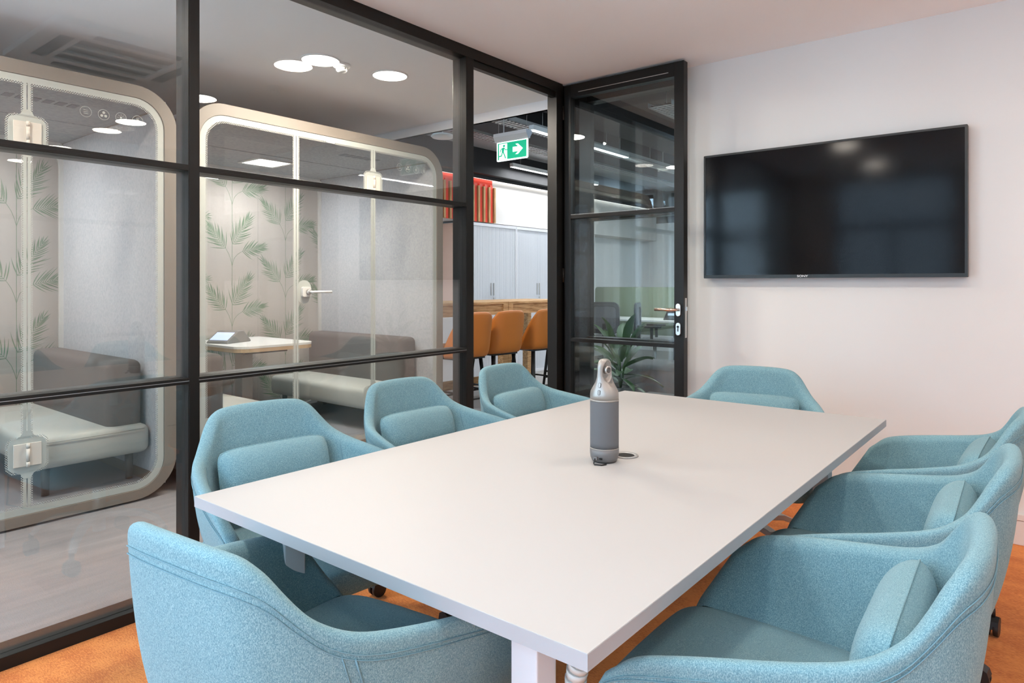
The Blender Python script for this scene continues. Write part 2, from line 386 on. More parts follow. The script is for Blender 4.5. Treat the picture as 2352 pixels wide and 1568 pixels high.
# glazed side panel in line with the screen wall
G = thing('glazed_side_panel', 'black framed glass panel beside the doorway, behind the open door', 'partition', (0, 4.17, 0))
def gbox(x0, x1, z0, z1, name, y0=0., y1=.10, m=black_m): return MB().box((x0, y0, z0), (x1, y1, z1)).build(name, m, G, .0015)
gx0, gx1 = -2.66, XG-.0
gbox(XP-.08, gx0, 0, ZC, 'stile', -.10, .10); gbox(XP-.08, XP-.02, 0, ZC, 'stile', -.18, -.105); gbox(gx1-.03, gx1, 0, ZC, 'stile')
gbox(gx0, gx1-.03, 2.60, ZC, 'head_rail'); gbox(gx0, gx1-.03, 0, .05, 'sill_rail')
gbox(gx0, gx1-.03, 1.747, 1.772, 'cross_rail'); gbox(gx0, gx1-.03, .884, .909, 'cross_rail')
for z0, z1 in ((.05, .884), (.909, 1.747), (1.772, 2.60)): MB().box((gx0, .045, z0), (gx1-.03, .051, z1)).build('glass_pane', doorglass_m, G)

# open door leaf, standing parallel to the screen wall
D = thing('door_1', 'black framed glass door standing wide open against the screen wall', 'door', (XP+.01, 4.02, 0))
D['kind'] = 'structure'; del D['category']
dw = .905; dy0, dy1 = -.028, .028; zt_, zb_ = 2.69, .012
def dbox(x0, x1, z0, z1, name, y0=dy0, y1=dy1, m=black_m, b=.0015): return MB().box((x0, y0, z0), (x1, y1, z1)).build(name, m, D, b)
dbox(0, .055, zb_, zt_, 'hinge_stile'); dbox(dw-.065, dw, zb_, zt_, 'lock_stile')
dbox(.055, dw-.065, 2.60, zt_, 'top_rail'); dbox(.055, dw-.065, zb_, .10, 'bottom_rail')
for z0, z1 in ((1.747, 1.772), (.884, .909)): dbox(.055, dw-.065, z0, z1, 'cross_rail')
dbox(.055, dw-.065, 1.775, 1.777, 'rail_trim', -.026, -.024, duct_m, 0)
for z0, z1 in ((.10, .884), (.909, 1.747), (1.772, 2.60)): MB().box((.055, -.004, z0), (dw-.065, .004, z1)).build('glass_pane', doorglass_m, D)
dbox(.12, .80, 2.628, 2.632, 'door_closer_track', -.030, -.027, chrome_m, 0)
rose = MB().prism(rrect(dw-.050, 1.085, dw-.018, 1.165, .0159), -.040, -.028, 'y').build('handle_rose', chrome_m, D, .002)
MB().tube([(dw-.034, -.035, 1.127), (dw-.034, -.075, 1.127), (dw-.05, -.085, 1.127), (dw-.07, -.088, 1.127), (dw-.17, -.088, 1.127)], .0095, 12).build('lever', copper_m, rose)
key = MB().prism(rrect(dw-.050, .965, dw-.018, 1.045, .0159), -.040, -.028, 'y').build('key_rose', chrome_m, D, .002)
MB().cyl((dw-.034, -.0435, 1.02), .0075, .004, 'y', 16).box((dw-.037, -.043, .99), (dw-.031, -.040, 1.012)).build('keyhole', black_m, key)
MB().box((dw-.001, -.012, .95), (dw+.002, .012, 1.20)).build('lock_plate', chrome_m, D)
MB().box((dw, -.008, 1.12), (dw+.010, .008, 1.145)).build('latch', chrome_m, D)
for z in (.25, 1.3, 2.45): MB().cyl((-.006, -.03, z), .008, .10, 'z', 12).build('hinge', black_m, D)

# ------------------------------------------------------------------ screen on the wall
T = thing('television', 'large black flat screen mounted on the white wall', 'television', (-1.062, 4.14, 1.712))
tw, th = .70, .388
MB().box((-tw, .005, -th), (tw, .045, th)).build('casing', plast_m, T, .003)
MB().ring(rrect(-tw, -th, tw, th, .004, 2), rrect(-tw+.012, -th+.020, tw-.012, th-.012, .002, 2), -.003, .006, 'y').build('bezel', mat('screen bezel', (.012, .012, .011), .35), T)
MB().box((-tw+.011, .0, -th+.019), (tw-.011, .005, th-.011)).build('screen', mat('screen glass', (.004, .004, .005), .10, spec=.2), T)
MB().box((-.25, .045, -.2), (.25, .059, .2)).build('wall_bracket', plast_m, T)
def text(txt, size, m, parent, name='lettering', ext=.0004):
    cu = bpy.data.curves.new(name, 'FONT'); cu.body = txt; cu.size = size; cu.align_x = 'CENTER'; cu.align_y = 'CENTER'; cu.extrude = ext; cu.offset = size*.012
    t = bpy.data.objects.new('tmp', cu); C.objects.link(t)
    dg = bpy.context.evaluated_depsgraph_get(); me = bpy.data.meshes.new_from_object(t.evaluated_get(dg)); bpy.data.objects.remove(t)
    o = bpy.data.objects.new(name, me); me.materials.clear(); me.materials.append(m); C.objects.link(o); o.parent = parent
    return o
t = text('SONY', .017, mat('silver lettering', (.75, .75, .75), .4), T); t.rotation_euler = (pi/2, 0, 0); t.location = (-.10, -.004, -th+.010); t.scale = (1.35, 1, 1)

# ------------------------------------------------------------------ meeting table
TX0, TX1, TY0, TY1, TZ = -1.746, -.546, .858, 3.098, .74
TB = thing('meeting_table', 'long pale rectangular meeting table with grey edge in the middle of the room', 'table', (-1.146, 1.978, 0))
hx, hy = .6, 1.12
MB().box((-hx+.0006, -hy+.0006, TZ-.028), (hx-.0006, hy-.0006, TZ)).build('tabletop', table_m, TB, .0006)
MB().box((-hx, -hy, TZ-.0275), (-hx+.0012, hy, TZ-.001)).box((hx-.0012, -hy, TZ-.0275), (hx, hy, TZ-.001)).box((-hx+.0012, -hy, TZ-.0275), (hx-.0012, -hy+.0012, TZ-.001)).box((-hx+.0012, hy-.0012, TZ-.0275), (hx-.0012, hy, TZ-.001)).build('edge_band', tedge_m, TB)
for sx in (-1, 1):
    for sy in (-1, 1):
        MB().box((sx*.393-.03, sy*.978-.03, .012), (sx*.393+.03, sy*.978+.03, TZ-.029)).build('leg', steelw_m, TB, .003)
        MB().cyl((sx*.393, sy*.978, 0), .022, .013).build('foot', plast_m, TB)
for sy in (-1, 1): MB().box((-.363, sy*.978-.02, TZ-.075), (.363, sy*.978+.02, TZ-.029)).build('frame_rail', steelw_m, TB, .002)
for sx in (-1, 1): MB().box((sx*.393-.02, -.948, TZ-.075), (sx*.393+.02, .948, TZ-.029)).build('frame_rail', steelw_m, TB, .002)
MB().box((.05, -.75, .60), (.20, .75, .606)).box((.05, -.75, .60), (.054, .75, .66)).box((.196, -.75, .60), (.20, .75, .66)).box((.06, -.6, .66), (.19, -.57, TZ-.029)).box((.06, .57, .66), (.19, .6, TZ-.029)).build('cable_basket', plast_m, TB)
# grommet in the top
gm = MB(); gm.lathe([(.029, -.002), (.031, .0012), (.040, .0012), (.042, -.001)], n=36)
g = gm.build('cable_grommet', mat('satin ring', (.42, .41, .40), .4, metal=.3), TB); g.location = (-1.083+1.146, 1.925-1.978, TZ+.002)
g2 = MB().cyl((0, 0, -.0019), .0295, .0012, n=32).build('grommet_hole', mat('grommet dark', (.01, .01, .01), .8), g)
# cable spine under the near end
cs = MB(); pts = []
for i in range(26):
    pass
for p in catmull([(-.655, 1.05, .665), (-.668, 1.045, .63), (-.69, 1.045, .57), (-.70, 1.055, .45), (-.70, 1.07, .25), (-.70, 1.08, .03)], 5): pts.append(p)
pp = [Vector(p) for p in pts]
SP = thing('cable_spine', 'pale segmented cable spine hanging under the near end of the table', 'cable tidy', (0, 0, 0))
for i in range(25):
    MB().tube([pp[i].lerp(pp[i+1], .06), pp[i].lerp(pp[i+1], .94)], [.021, .019], 12).build('segment', cable_m, SP)
MB().tube([p+Vector((0, 0, .0)) for p in pp], .008, 8).build('cable', plast_m, SP)
o = MB().tube([(-.93, 1.36, .615), (-.93, 1.28, .50), (-.92, 1.22, .30), (-.95, 1.2, .05), (-1.0, 1.3, .008), (-1.1, 1.5, .008)], .005, 8).build('power_cable', plast_m)
tag(o, 'black cable looping down beside the cable spine', 'cable')

# ------------------------------------------------------------------ conference camera on the table
dvx, dvy = -1.101, 1.827
CD = thing('conference_camera', 'silver and grey cylindrical conference camera standing on the table', 'camera', (dvx, dvy, TZ), radians(-3))
MB().lathe([(.033, 0), (.037, .002), (.0385, .006)], n=40).build('foot_ring', plast_m, CD)
MB().lathe([(.0385, .004), (.043, .014), (.0445, .026), (.0447, .042)], n=48).build('base', devb_m, CD)
MB().lathe([(.0447, .0415), (.0452, .043), (.0447, .0445)], n=48).build('trim_ring', devm_m, CD)
MB().lathe([(.0440, .0445), (.0442, .06), (.0442, .186), (.0435, .1885)], n=64).build('fabric_sleeve', devg_m, CD)
MB().lathe([(.0444, .188), (.0449, .191), (.0444, .1935)], n=48).build('trim_ring', devm_m, CD)
# head: lofted from a circle to a flat rounded loop; local x is the lens direction
hd = MB(); n = 40; lv = []
for z, a, b in ((.193, .0443, .0443), (.208, .0441, .0440), (.218, .0425, .0425), (.232, .0335, .0385), (.246, .0235, .0345), (.262, .0175, .0322), (.278, .0155, .0318), (.290, .0150, .0318), (.300, .0145, .0298), (.308, .0140, .0255), (.3135, .0125, .0190), (.3165, .009, .0110), (.3175, .004, .004)):
    lv.append([(a*cos(2*pi*i/n), b*sin(2*pi*i/n), z) for i in range(n)])
vs = [p for l in lv for p in l]
hd.add(vs, [(k*n+i, k*n+(i+1) % n, (k+1)*n+(i+1) % n, (k+1)*n+i) for k in range(len(lv)-1) for i in range(n)]+[tuple((len(lv)-1)*n+i for i in range(n))], True)
hd.f.append(tuple(range(n))[::-1]); hd.sm.append(False)
ho = hd.build('head', devm_m, CD)
def cut(o, cutter):
    md = o.modifiers.new('cut', 'BOOLEAN'); md.object = cutter; md.operation = 'DIFFERENCE'; md.solver = 'EXACT'
    dg = bpy.context.evaluated_depsgraph_get(); me = bpy.data.meshes.new_from_object(o.evaluated_get(dg)); o.modifiers.clear(); o.data = me
    bpy.data.objects.remove(cutter)
for sgn in (1, -1):
    n_ = 40; cv = []
    for r, h in ((.0170, .0040), (.0235, .0085), (.0262, .0120), (.0275, .030)):
        cv += [(sgn*h, r*.98*cos(2*pi*i/n_), .2775+r*1.30*sin(2*pi*i/n_)) for i in range(n_)]
    k_ = MB().add(cv, [(k*n_+i, k*n_+(i+1) % n_, (k+1)*n_+(i+1) % n_, (k+1)*n_+i) for k in range(3) for i in range(n_)]+[tuple(range(n_)), tuple(3*n_+i for i in range(n_))]).build('cutter', mat('dish metal', (.30, .27, .245), .4, metal=.6), CD)
    cut(ho, k_)
for sgn in (1, -1):
    l1 = MB().cyl((sgn*.004, 0, .283), .0125, sgn*.012, 'x', 28).build('lens_ring', chrome_m, CD)
    MB().cyl((sgn*.0155, 0, .283), .0088, sgn*.002, 'x', 24).build('lens', lens_m, l1)
th0 = radians(-78)   # buttons on the narrow side facing the viewer
for z, r in ((.2395, .0385), (.2175, .0428)):
    cx, cy = (r-.001)*cos(th0), (r-.0005)*sin(th0)
    M = Matrix.Translation((cx, cy, z)) @ Matrix.Rotation(th0+pi/2, 4, 'Z') @ Matrix.Rotation(radians(-14 if z > .23 else -4), 4, 'X')
    MB().ring(rrect(-.0042, -.0075, .0042, .0075, .0041), rrect(-.0035, -.0068, .0035, .0068, .0034), -.0015, .001, 'y', M=M).build('button_ring', plast_m, CD)
    MB().prism(rrect(-.0033, -.0066, .0033, .0066, .0032), -.0018, .001, 'y', M=M).build('button', devm_m, CD)
M = Matrix.Rotation(th0-.15, 4, 'Z')
MB().box((.0425, -.009, .012), (.052, .004, .022), M).build('usb_plug', devb_m, CD, .001)
MB().prism([(p[0], p[1]) for p in rrect(.013-.0055, .014, .013+.0055, .019, .002)], .043, .0447, 'x', M=M).build('usb_port', black_m, CD)
MB().tube([(.0510*cos(th0-.2), .051*sin(th0-.2), .017), (.056*cos(th0-.2), .056*sin(th0-.2), .010), (.058*cos(th0-.2), .058*sin(th0-.2), .004), (.064*cos(th0-.1), .064*sin(th0-.1), .0025), (.062*cos(th0+.25), .062*sin(th0+.25), .0025), (.050*cos(th0+.5), .050*sin(th0+.5), .0025)], .0022, 8).build('cable', plast_m, CD)

# ------------------------------------------------------------------ meeting chairs
RIM = [(0, -.318, .862), (.09, -.315, .860), (.158, -.302, .852), (.198, -.278, .828), (.229, -.248, .783), (.259, -.212, .740), (.294, -.155, .710), (.324, -.055, .688), (.345, .05, .669), (.360, .14, .650), (.364, .195, .632), (.360, .235, .602)]
BOT = [(0, -.212, .365), (.08, -.208, .365), (.14, -.200, .365), (.18, -.165, .366), (.207, -.12, .367), (.222, -.07, .368), (.236, -.02, .370), (.245, .04, .373), (.252, .11, .378), (.260, .19, .384), (.262, .265, .394), (.262, .345, .412)]
def shell_rows():
    NS = 3; R = catmull(RIM, NS); B = catmull(BOT, NS)
    R = [Vector((-p.x, p.y, p.z)) for p in R[:0:-1]]+R; B = [Vector((-p.x, p.y, p.z)) for p in B[:0:-1]]+B
    n = len(R); nor = []
    for i in range(n):
        a = (R[min(n-1, i+1)]+B[min(n-1, i+1)])-(R[max(0, i-1)]+B[max(0, i-1)]); t = Vector((a.x, a.y, 0)).normalized()
        nor.append(Vector((t.y, -t.x, 0)))
    return R, B, nor
def shell_point(R, B, nor, i, t, off=0.):
    p = B[i].lerp(R[i], t); bul = .030*sin(pi*min(1, t**.8))
    q = p+nor[i]*(bul+off)
    if t < .15: q -= nor[i]*.05*((.15-t)/.15)**2
    return q
def make_chair():
    root = thing('tub_chair', 'x', 'chair', (0, 0, 0), 0, 'teal tub chairs around the meeting table')
    R, B, nor = shell_rows(); n = len(R)
    ts = [0, .05, .13, .26, .40, .55, .70, .84, .94]; TH = .040
    mb = MB(); rows = []
    def col(i):
        c = [shell_point(R, B, nor, i, t) for t in ts]
        top_o = shell_point(R, B, nor, i, .97, 0); d = (R[i]-B[i]).normalized()
        base = shell_point(R, B, nor, i, .97, -TH/2)
        c.append(top_o)
        c += [base+nor[i]*TH*.36+d*TH*.40, base+d*TH*.55, base-nor[i]*TH*.36+d*TH*.40, base-nor[i]*TH*.5]
        for t in (.94, .84, .70, .55, .40, .30): c.append(shell_point(R, B, nor, i, t, -TH-.012*(1-t)))
        return c
    cols = [col(i) for i in range(n)]; m = len(cols[0]); vs = [p for c in cols for p in c]
    fs = [(i*m+k, (i+1)*m+k, (i+1)*m+k+1, i*m+k+1) for i in range(n-1) for k in range(m-1)]
    # arm ends: bulged caps
    o = len(vs)
    for e, sgn in ((0, -1), (n-1, 1)):
        c = cols[e]; idx = [e*m+k for k in range(m)]
        cen = [] 
        half = m//2
        # pair outer k with inner m-1-k
        mid = []
        lo = list(range(0, 10)); inn = list(range(m-1, m-1-6, -1))
        fwd = Vector((0, .014, 0))
        centre_ids = []
        pairs = [(3, m-1), (4, m-2), (5, m-3), (6, m-4), (7, m-5), (8, m-6), (9, m-7)]
        for a, b in pairs:
            centre_ids.append(len(vs)); vs.append((c[a]+c[b])/2+fwd+Vector((0, .004, -.004)))
        for q in range(len(pairs)-1):
            a, b = pairs[q]; a2, b2 = pairs[q+1]
            fs.append((idx[a], idx[a2], centre_ids[q+1], centre_ids[q])); fs.append((centre_ids[q], centre_ids[q+1], idx[b2], idx[b]))
        top = centre_ids[-1]
        for k in range(9, m-7): fs.append((idx[k], idx[k+1], top))
        fs.append((idx[0], idx[1], idx[2], idx[3], centre_ids[0], idx[m-1]))
    # underside pan
    cid = len(vs); vs.append(Vector((0, .03, .345)))
    for i in range(n-1): fs.append((i*m, cid, (i+1)*m))
    fs.append(((n-1)*m, cid, 0))
    mb.add(vs, fs, True)
    mb.build('shell', fabric_m, root, sub=1)
    # stitched seams: twin lines below the rim outside, one inside, vertical seams at the arm joints
    for t, off in ((.925, .0015), (.895, .0015)):
        mb = MB(); mb.tube([shell_point(R, B, nor, i, t, off) for i in range(0, n)], .0011, 6); mb.build('seam', seam_m, root)
    k0 = 6*3; cidx = n//2
    for s in (-1, 1):
        i = cidx+s*(k0-1); mb = MB()
        mb.tube([shell_point(R, B, nor, i, .06+.84*q/12, .001) for q in range(13)], .0018, 6)
        mb.tube([shell_point(R, B, nor, i-s, .06+.84*q/12, .001) for q in range(13)], .0013, 6)
        mb.tube([shell_point(R, B, nor, i, .45+.5*q/10, -TH-.012*(1-(.45+.5*q/10))-.0005) for q in range(11)], .0016, 6)
        mb.build('seam', seam_m, root)
    # seat cushion
    def sup(hx, hy, hz, ex, ey, nu=28, nv=14):
        f = lambda w, e: math.copysign(abs(w)**e, w); vs = []; fs = []
        for j in range(nv+1):
            v = -pi/2+pi*j/nv
            for i in range(nu):
                u = 2*pi*i/nu; vs.append((hx*f(cos(v), ey)*f(cos(u), ex), hy*f(cos(v), ey)*f(sin(u), ex), hz*f(sin(v), ey)))
        for j in range(nv):
            for i in range(nu): fs.append((j*nu+i, j*nu+(i+1) % nu, (j+1)*nu+(i+1) % nu, (j+1)*nu+i))
        return vs, fs
    vs, fs = sup(.294, .245, .052, .25, .34)
    vs = [(x*(1.0+.03*(y > 0)*y/.24), y*1.14+.085, z+.425+(.012*cos(x/.25*1.5))-(max(0, y-.14)**2)*.9) for x, y, z in vs]
    MB().add(vs, fs, True).build('seat_cushion', fabric_m, root, sub=1)
    # lumbar pillow
    hx_, hz_ = .200, .086; nu, nv = 30, 22; vs = []; fs = []
    g_ = lambda a: math.copysign(abs(a)**.55, a)
    for side in (1, -1):
        o = len(vs)
        for j in range(nv+1):
            v = -1+2*j/nv
            for i in range(nu+1):
                u = -1+2*i/nu; th = .054*(max(0, 1-abs(v)**2.4)**.6)*(max(0, 1-abs(u)**6)**.5)
                vv = v*hz_*(1-.13*u**6); uu = u*hx_*(1-.06*v**6)
                # rounded corners
                vs.append((uu, side*th, vv))
        for j in range(nv):
            for i in range(nu):
                q = (o+j*(nu+1)+i, o+j*(nu+1)+i+1, o+(j+1)*(nu+1)+i+1, o+(j+1)*(nu+1)+i); fs.append(q if side < 0 else q[::-1])
    M = Matrix.Translation((0, -.166, .656)) @ Matrix.Rotation(radians(14), 4, 'X')
    pil = MB().add(vs, fs, True, M).build('pillow', fabric_m, root)
    per = []
    for k in range(64):
        q = k/16; sd = int(q); w_ = -1+2*(q-sd); u, v = [(w_, -1), (1, w_), (-w_, 1), (-1, -w_)][sd]
        per.append((u*hx_*(1-.06*v**6), 0, v*hz_*(1-.13*u**6)))
    MB().tube([M @ Vector(p) for p in per], .0022, 6, closed=True).build('piping', fabric_m, pil)
    # four arm base on castors
    MB().cyl((0, .02, .10), .028, .25, n=20).build('column', alu_m, root)
    MB().lathe([(.12, .338), (.12, .350), (.05, .352)], (0, .02, 0), 24).build('seat_plate', plast_m, root)
    for k in range(4):
        a = pi/4+k*pi/2; dx, dy = cos(a), sin(a)
        prof = [(.02, .175), (.10, .180), (.19, .172), (.255, .142), (.290, .098)]
        lg = MB().tube([(dx*r, .02+dy*r, z) for r, z in prof], [1, 1, .95, .85, .7], 4, flat=(.020, .014)).build('leg', alu_m, root, .003)
        cx, cy = dx*.295, .02+dy*.295
        ca = MB(); ca.cyl((cx, cy, .070), .011, .030, n=12)
        Mc = Matrix.Translation((cx, cy, .030)) @ Matrix.Rotation(a+.7, 4, 'Z')
        ca.cyl((0, -.022, 0), .030, .016, 'y', 20, M=Mc).cyl((0, .006, 0), .030, .016, 'y', 20, M=Mc).cyl((0, -.02, 0), .009, .04, 'y', 10, M=Mc)
        ca.prism([(-.03, .0), (-.024, .028), (0, .042), (.024, .030), (.030, .012)], -.023, .023, 'y', M=Mc)
        ca.build('castor', plast_m, root)
    return root
ch0 = make_chair()
CH = [('nearest', (-1.950, 1.316), -94.5, 'teal tub chair nearest the camera on the glass partition side of the table'),
      ('mid', (-2.007, 2.05), -91.4, 'teal tub chair in the middle of the row along the glass partition'),
      ('far', (-2.008, 2.772), -88.1, 'teal tub chair furthest along the glass partition, in front of the doorway'),
      ('head', (-1.162, 3.225), 189.5, 'teal tub chair at the head of the table below the screen'),
      ('r1', (-.398, 1.404), 92.1, 'teal tub chair nearest the camera in the right hand row, cut by the bottom edge'),
      ('r2', (-.388, 2.125), 92.1, 'teal tub chair in the middle of the right hand row'),
      ('r3', (-.385, 2.851), 89.0, 'teal tub chair at the far end of the right hand row, by the screen wall'),
      ('n', (-1.184, .838), 5.2, 'teal tub chair seen from behind at the near end of the table')]
for i, (_, (x, y), a, lab) in enumerate(CH):
    if i == 0: ch0.location = (x, y, 0); ch0.rotation_euler = (0, 0, radians(a)); ch0['label'] = lab
    else: c_ = dup(ch0, (x, y, 0), radians(a), lab)
for o in C.objects:
    if o.get('label', '').startswith('teal tub chair at the head'): o.scale = (1.06, 1, 1)
for o in list(c_.children):     # the chair seen from behind has no pillow in it
    if o.name.startswith('pillow'):
        for g in list(o.children): bpy.data.objects.remove(g)
        bpy.data.objects.remove(o)

# ------------------------------------------------------------------ ceiling lamps and services of the plaster ceiling
def disc_lamp(name, x, y, label, watt, group, r=.115):
    L_ = thing(name, label, 'ceiling light', (x, y, ZC), 0, group)
    MB().lathe([(r+.008, 0), (r+.008, -.006), (r, -.009), (r-.002, -.006)], n=40).build('rim', white_m, L_)
    MB().cyl((0, 0, -.0075), r-.001, .002, n=40).build('diffuser', lamp_m, L_)
    a = area('lamp light', (x, y, ZC-.012), (0, 0, 0), 2*r, watt, WARM); a.parent = None
    return L_
for x, y, lab in ((-1.70, 2.54, 'round lit recessed ceiling light over the far left of the table'), (-.47, 2.54, 'round lit recessed ceiling light over the far right of the table'),
                  (-1.70, .75, 'round lit recessed ceiling light over the near left of the table'), (-.47, .75, 'round lit recessed ceiling light over the near right of the table'),
                  (-1.70, -.67, 'round lit recessed ceiling light by the windows on the left'), (.75, .75, 'round lit recessed ceiling light near the right hand wall'),
                  (.75, 2.54, 'round lit recessed ceiling light in the far right of the room')):
    disc_lamp('ceiling_light', x, y, lab, LAMP_W, 'round lights in the meeting room ceiling')
disc_lamp('ceiling_light', -3.639, 2.593, 'round lit ceiling light in the corridor nearer the camera', COR_W, 'round lights in the corridor ceiling')
disc_lamp('ceiling_light', -3.54, 3.08, 'bright round ceiling light in the corridor nearer the exit sign', COR_W, 'round lights in the corridor ceiling')
disc_lamp('ceiling_light', -3.6, .4, 'round ceiling light in the corridor in front of the near pod', COR_W, 'round lights in the corridor ceiling')
def detector(x, y, lab):
    d = thing('smoke_detector', lab, 'smoke detector', (x, y, ZC))
    MB().lathe([(.055, 0), (.055, -.012), (.048, -.02), (.038, -.022)], n=28).build('base', white_m, d)
    MB().lathe([(.034, -.022), (.034, -.040), (.026, -.050), (0, -.052)], n=28).build('head', white_m, d)
    for k in range(8):
        a = 2*pi*k/8; MB().box((.0335, -.003, -.038), (.035, .003, -.026), Matrix.Rotation(a, 4, 'Z')).build('slot', plast_m, d)
detector(-3.611, 2.736, 'white smoke detector on the corridor ceiling beside a round light')
detector(-1.15, 2.75, 'white smoke detector on the meeting room ceiling')
AC = thing('ceiling_air_unit', 'square air conditioning cassette in the meeting room ceiling above the table', 'air conditioner', (-1.0, 1.75, ZC))
MB().ring(rrect(-.47, -.47, .47, .47, .03, 3), rrect(-.27, -.27, .27, .27, .01, 3), -.035, -.0, 'z').build('panel', white_m, AC, .004)
for k in range(4):
    MB().box((-.24, .31, -.039), (.24, .38, -.030), Matrix.Rotation(k*pi/2, 4, 'Z')).build('louvre', plast_m, AC)
for k in range(4): MB().box((-.27+k*.168, -.27, -.036), (-.235+k*.168, .27, -.022)).build('grille_bar', white_m, AC)
MB().box((-.27, -.27, -.020), (.27, .27, -.016)).build('filter', plast_m, AC)

# ------------------------------------------------------------------ pods
PY = 2.26; PZ = 2.465; PD = 1.70; J1, J2 = .777, 1.478
frit_m = dots_mat('halftone print', (.44, .455, .42), .0085)
def make_pod(y0, label):
    R_ = thing('meeting_pod', label, 'pod', (XPOD, y0, 0), 0)
    n = 10
    o_ = rrect(0, .012, PY, PZ, .24, n); i_ = rrect(.075, .070, PY-.075, PZ-.075, .17, n)
    MB().ring(o_, rrect(.03, .04, PY-.03, PZ-.03, .21, n), -PD, -.004, 'x').build('outer_shell', podbeige_m, R_)
    MB().ring(o_, i_, -.03, .0, 'x').build('front_frame', podbeige_m, R_, .002)
    for y in (.03, PY-.03):
        MB().box((-.001, y-.028, .42), (.0006, y+.028, .421)).build('frame_joint', blackedge_m, R_)
    # interior linings
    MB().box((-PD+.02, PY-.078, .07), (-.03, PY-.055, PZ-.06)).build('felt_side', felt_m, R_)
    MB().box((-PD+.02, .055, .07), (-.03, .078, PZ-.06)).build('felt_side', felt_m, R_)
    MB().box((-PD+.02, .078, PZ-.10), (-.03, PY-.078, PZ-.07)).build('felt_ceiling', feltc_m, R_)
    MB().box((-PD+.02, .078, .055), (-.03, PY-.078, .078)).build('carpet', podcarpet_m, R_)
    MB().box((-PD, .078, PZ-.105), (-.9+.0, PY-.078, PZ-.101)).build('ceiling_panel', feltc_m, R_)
    # back opening frame and glass
    MB().ring(rrect(.04, .05, PY-.04, PZ-.05, .2, n), rrect(.105, .10, PY-.105, PZ-.13, .15, n), -PD, -PD+.03, 'x').build('back_frame', podsilver_m, R_)
    MB().box((-PD+.008, .10, .10), (-PD+.013, PY-.10, PZ-.12)).build('back_glass', podglass_m, R_)
    # front glass in three leaves
    names = ['fixed_glass', 'door_glass', 'fixed_glass']
    def rr_panel(a, b, left, right):
        z0, z1, r = .072, PZ-.077, .165; pts = []
        def arc(cx, cz, a0): return [(cx+r*cos(a0+pi/2*i/n), cz+r*sin(a0+pi/2*i/n)) for i in range(n+1)]
        pts += arc(b-r, z0+r, -pi/2) if right else [(b, z0)]
        pts += arc(b-r, z1-r, 0) if right else [(b, z1)]
        pts += arc(a+r, z1-r, pi/2) if left else [(a, z1)]
        pts += arc(a+r, z0+r, pi) if left else [(a, z0)]
        return pts
    spans = [(.077, J1-.002, True, False), (J1+.002, J2-.002, False, False), (J2+.002, PY-.077, False, True)]
    for nm, (a, b, l, r) in zip(names, spans):
        gl = MB().prism(rr_panel(a, b, l, r), -.014, -.006, 'x').build(nm, podglass_m, R_)
    # printed white border, front face
    x0, x1 = -.0055, -.0048
    zo = PZ-.077; w_ = .036
    MB().ring(rrect(.077, .072, PY-.077, zo, .168, n), rrect(.077+w_, .072+w_, PY-.077-w_, zo-w_, .14, n), x0, x1, 'x').build('white_border', podwhite_m, R_)
    hw = w_+.013
    MB().ring(rrect(.077+w_, .072+w_, PY-.077-w_, zo-w_, .14, n), rrect(.077+hw, .072+hw, PY-.077-hw, zo-hw, .13, n), x0, x1, 'x').build('halftone_border', frit_m, R_)
    for j, s in ((J1, 1), (J2, 1)):
        b = MB(); b.box((x0, j-.018, .072+w_), (x1, j-.0025, zo-w_)).box((x0, j+.0025, .072+w_), (x1, j+.016, zo-w_)); b.build('white_border', podwhite_m, R_)
        b = MB(); b.box((x0, j-.028, .072+w_), (x1, j-.018, zo-w_)).box((x0, j+.016, .072+w_), (x1, j+.026, zo-w_)); b.build('halftone_border', frit_m, R_)
    # hinge patches, hinges
    for zc in (.387, 2.085):
        y = J2
        MB().prism(rrect(y-.086, zc-.086, y+.086, zc+.086, .035), -.0047, -.0040, 'x').build('white_border', podwhite_m, R_)
        MB().ring(rrect(y-.098, zc-.098, y+.098, zc+.098, .045), rrect(y-.086, zc-.086, y+.086, zc+.086, .035), -.0047, -.0040, 'x').build('halftone_border', frit_m, R_)
        for z1, sg in ((zc-.086, -1), (zc+.086, 1)):   # flared shoulders
            MB().prism([(y-.055, z1), (y-.03, z1+sg*.014), (y-.016, z1+sg*.040), (y+.016, z1+sg*.040), (y+.03, z1+sg*.014), (y+.055, z1)][::-1], -.0047, -.0040, 'x').build('white_border', podwhite_m, R_)
        h = MB().box((-.004, y-.063, zc-.060), (.004, y-.004, zc+.060)).box((-.004, y+.004, zc-.060), (.004, y+.063, zc+.060)).build('hinge', hinge_m, R_, .0015)
        hk = MB()
        for z0_, z1_ in ((zc-.062, zc-.036), (zc-.034, zc+.034), (zc+.036, zc+.062)): hk.cyl((.010, y, z0_), .0085, z1_-z0_, n=16)
        hk.build('hinge_knuckle', hinge_m, h)
    # door handle
    hz = 1.231; hy_ = J1+.075
    MB().prism(rrect(J1+.004, hz-.085, J1+.125, hz+.085, .06), -.0047, -.0040, 'x').build('white_border', podwhite_m, R_)
    h = MB().prism(rrect(hy_-.036, hz-.036, hy_+.036, hz+.036, .014), -.004, .018, 'x').build('lock_case', podsilver_m, R_, .002)
    MB().cyl((.018, hy_+.012, hz), .022, .022, 'x', 24, .016).build('lock_boss', chrome_m, h)
    MB().tube([(.036, hy_+.012, hz), (.070, hy_+.016, hz), (.080, hy_+.03, hz), (.082, hy_+.165, hz)], .009, 12).build('lever', podsilver_m, h)
    # ceiling vents
    for vx in (-.40, -1.05):
        for q in range(6):
            yy = 1.66-.0 + (q-2.5)*.066
            MB().box((vx-.045, yy-.022, PZ-.103), (vx+.045, yy+.022, PZ-.099)).build('vent', vent_m, R_)
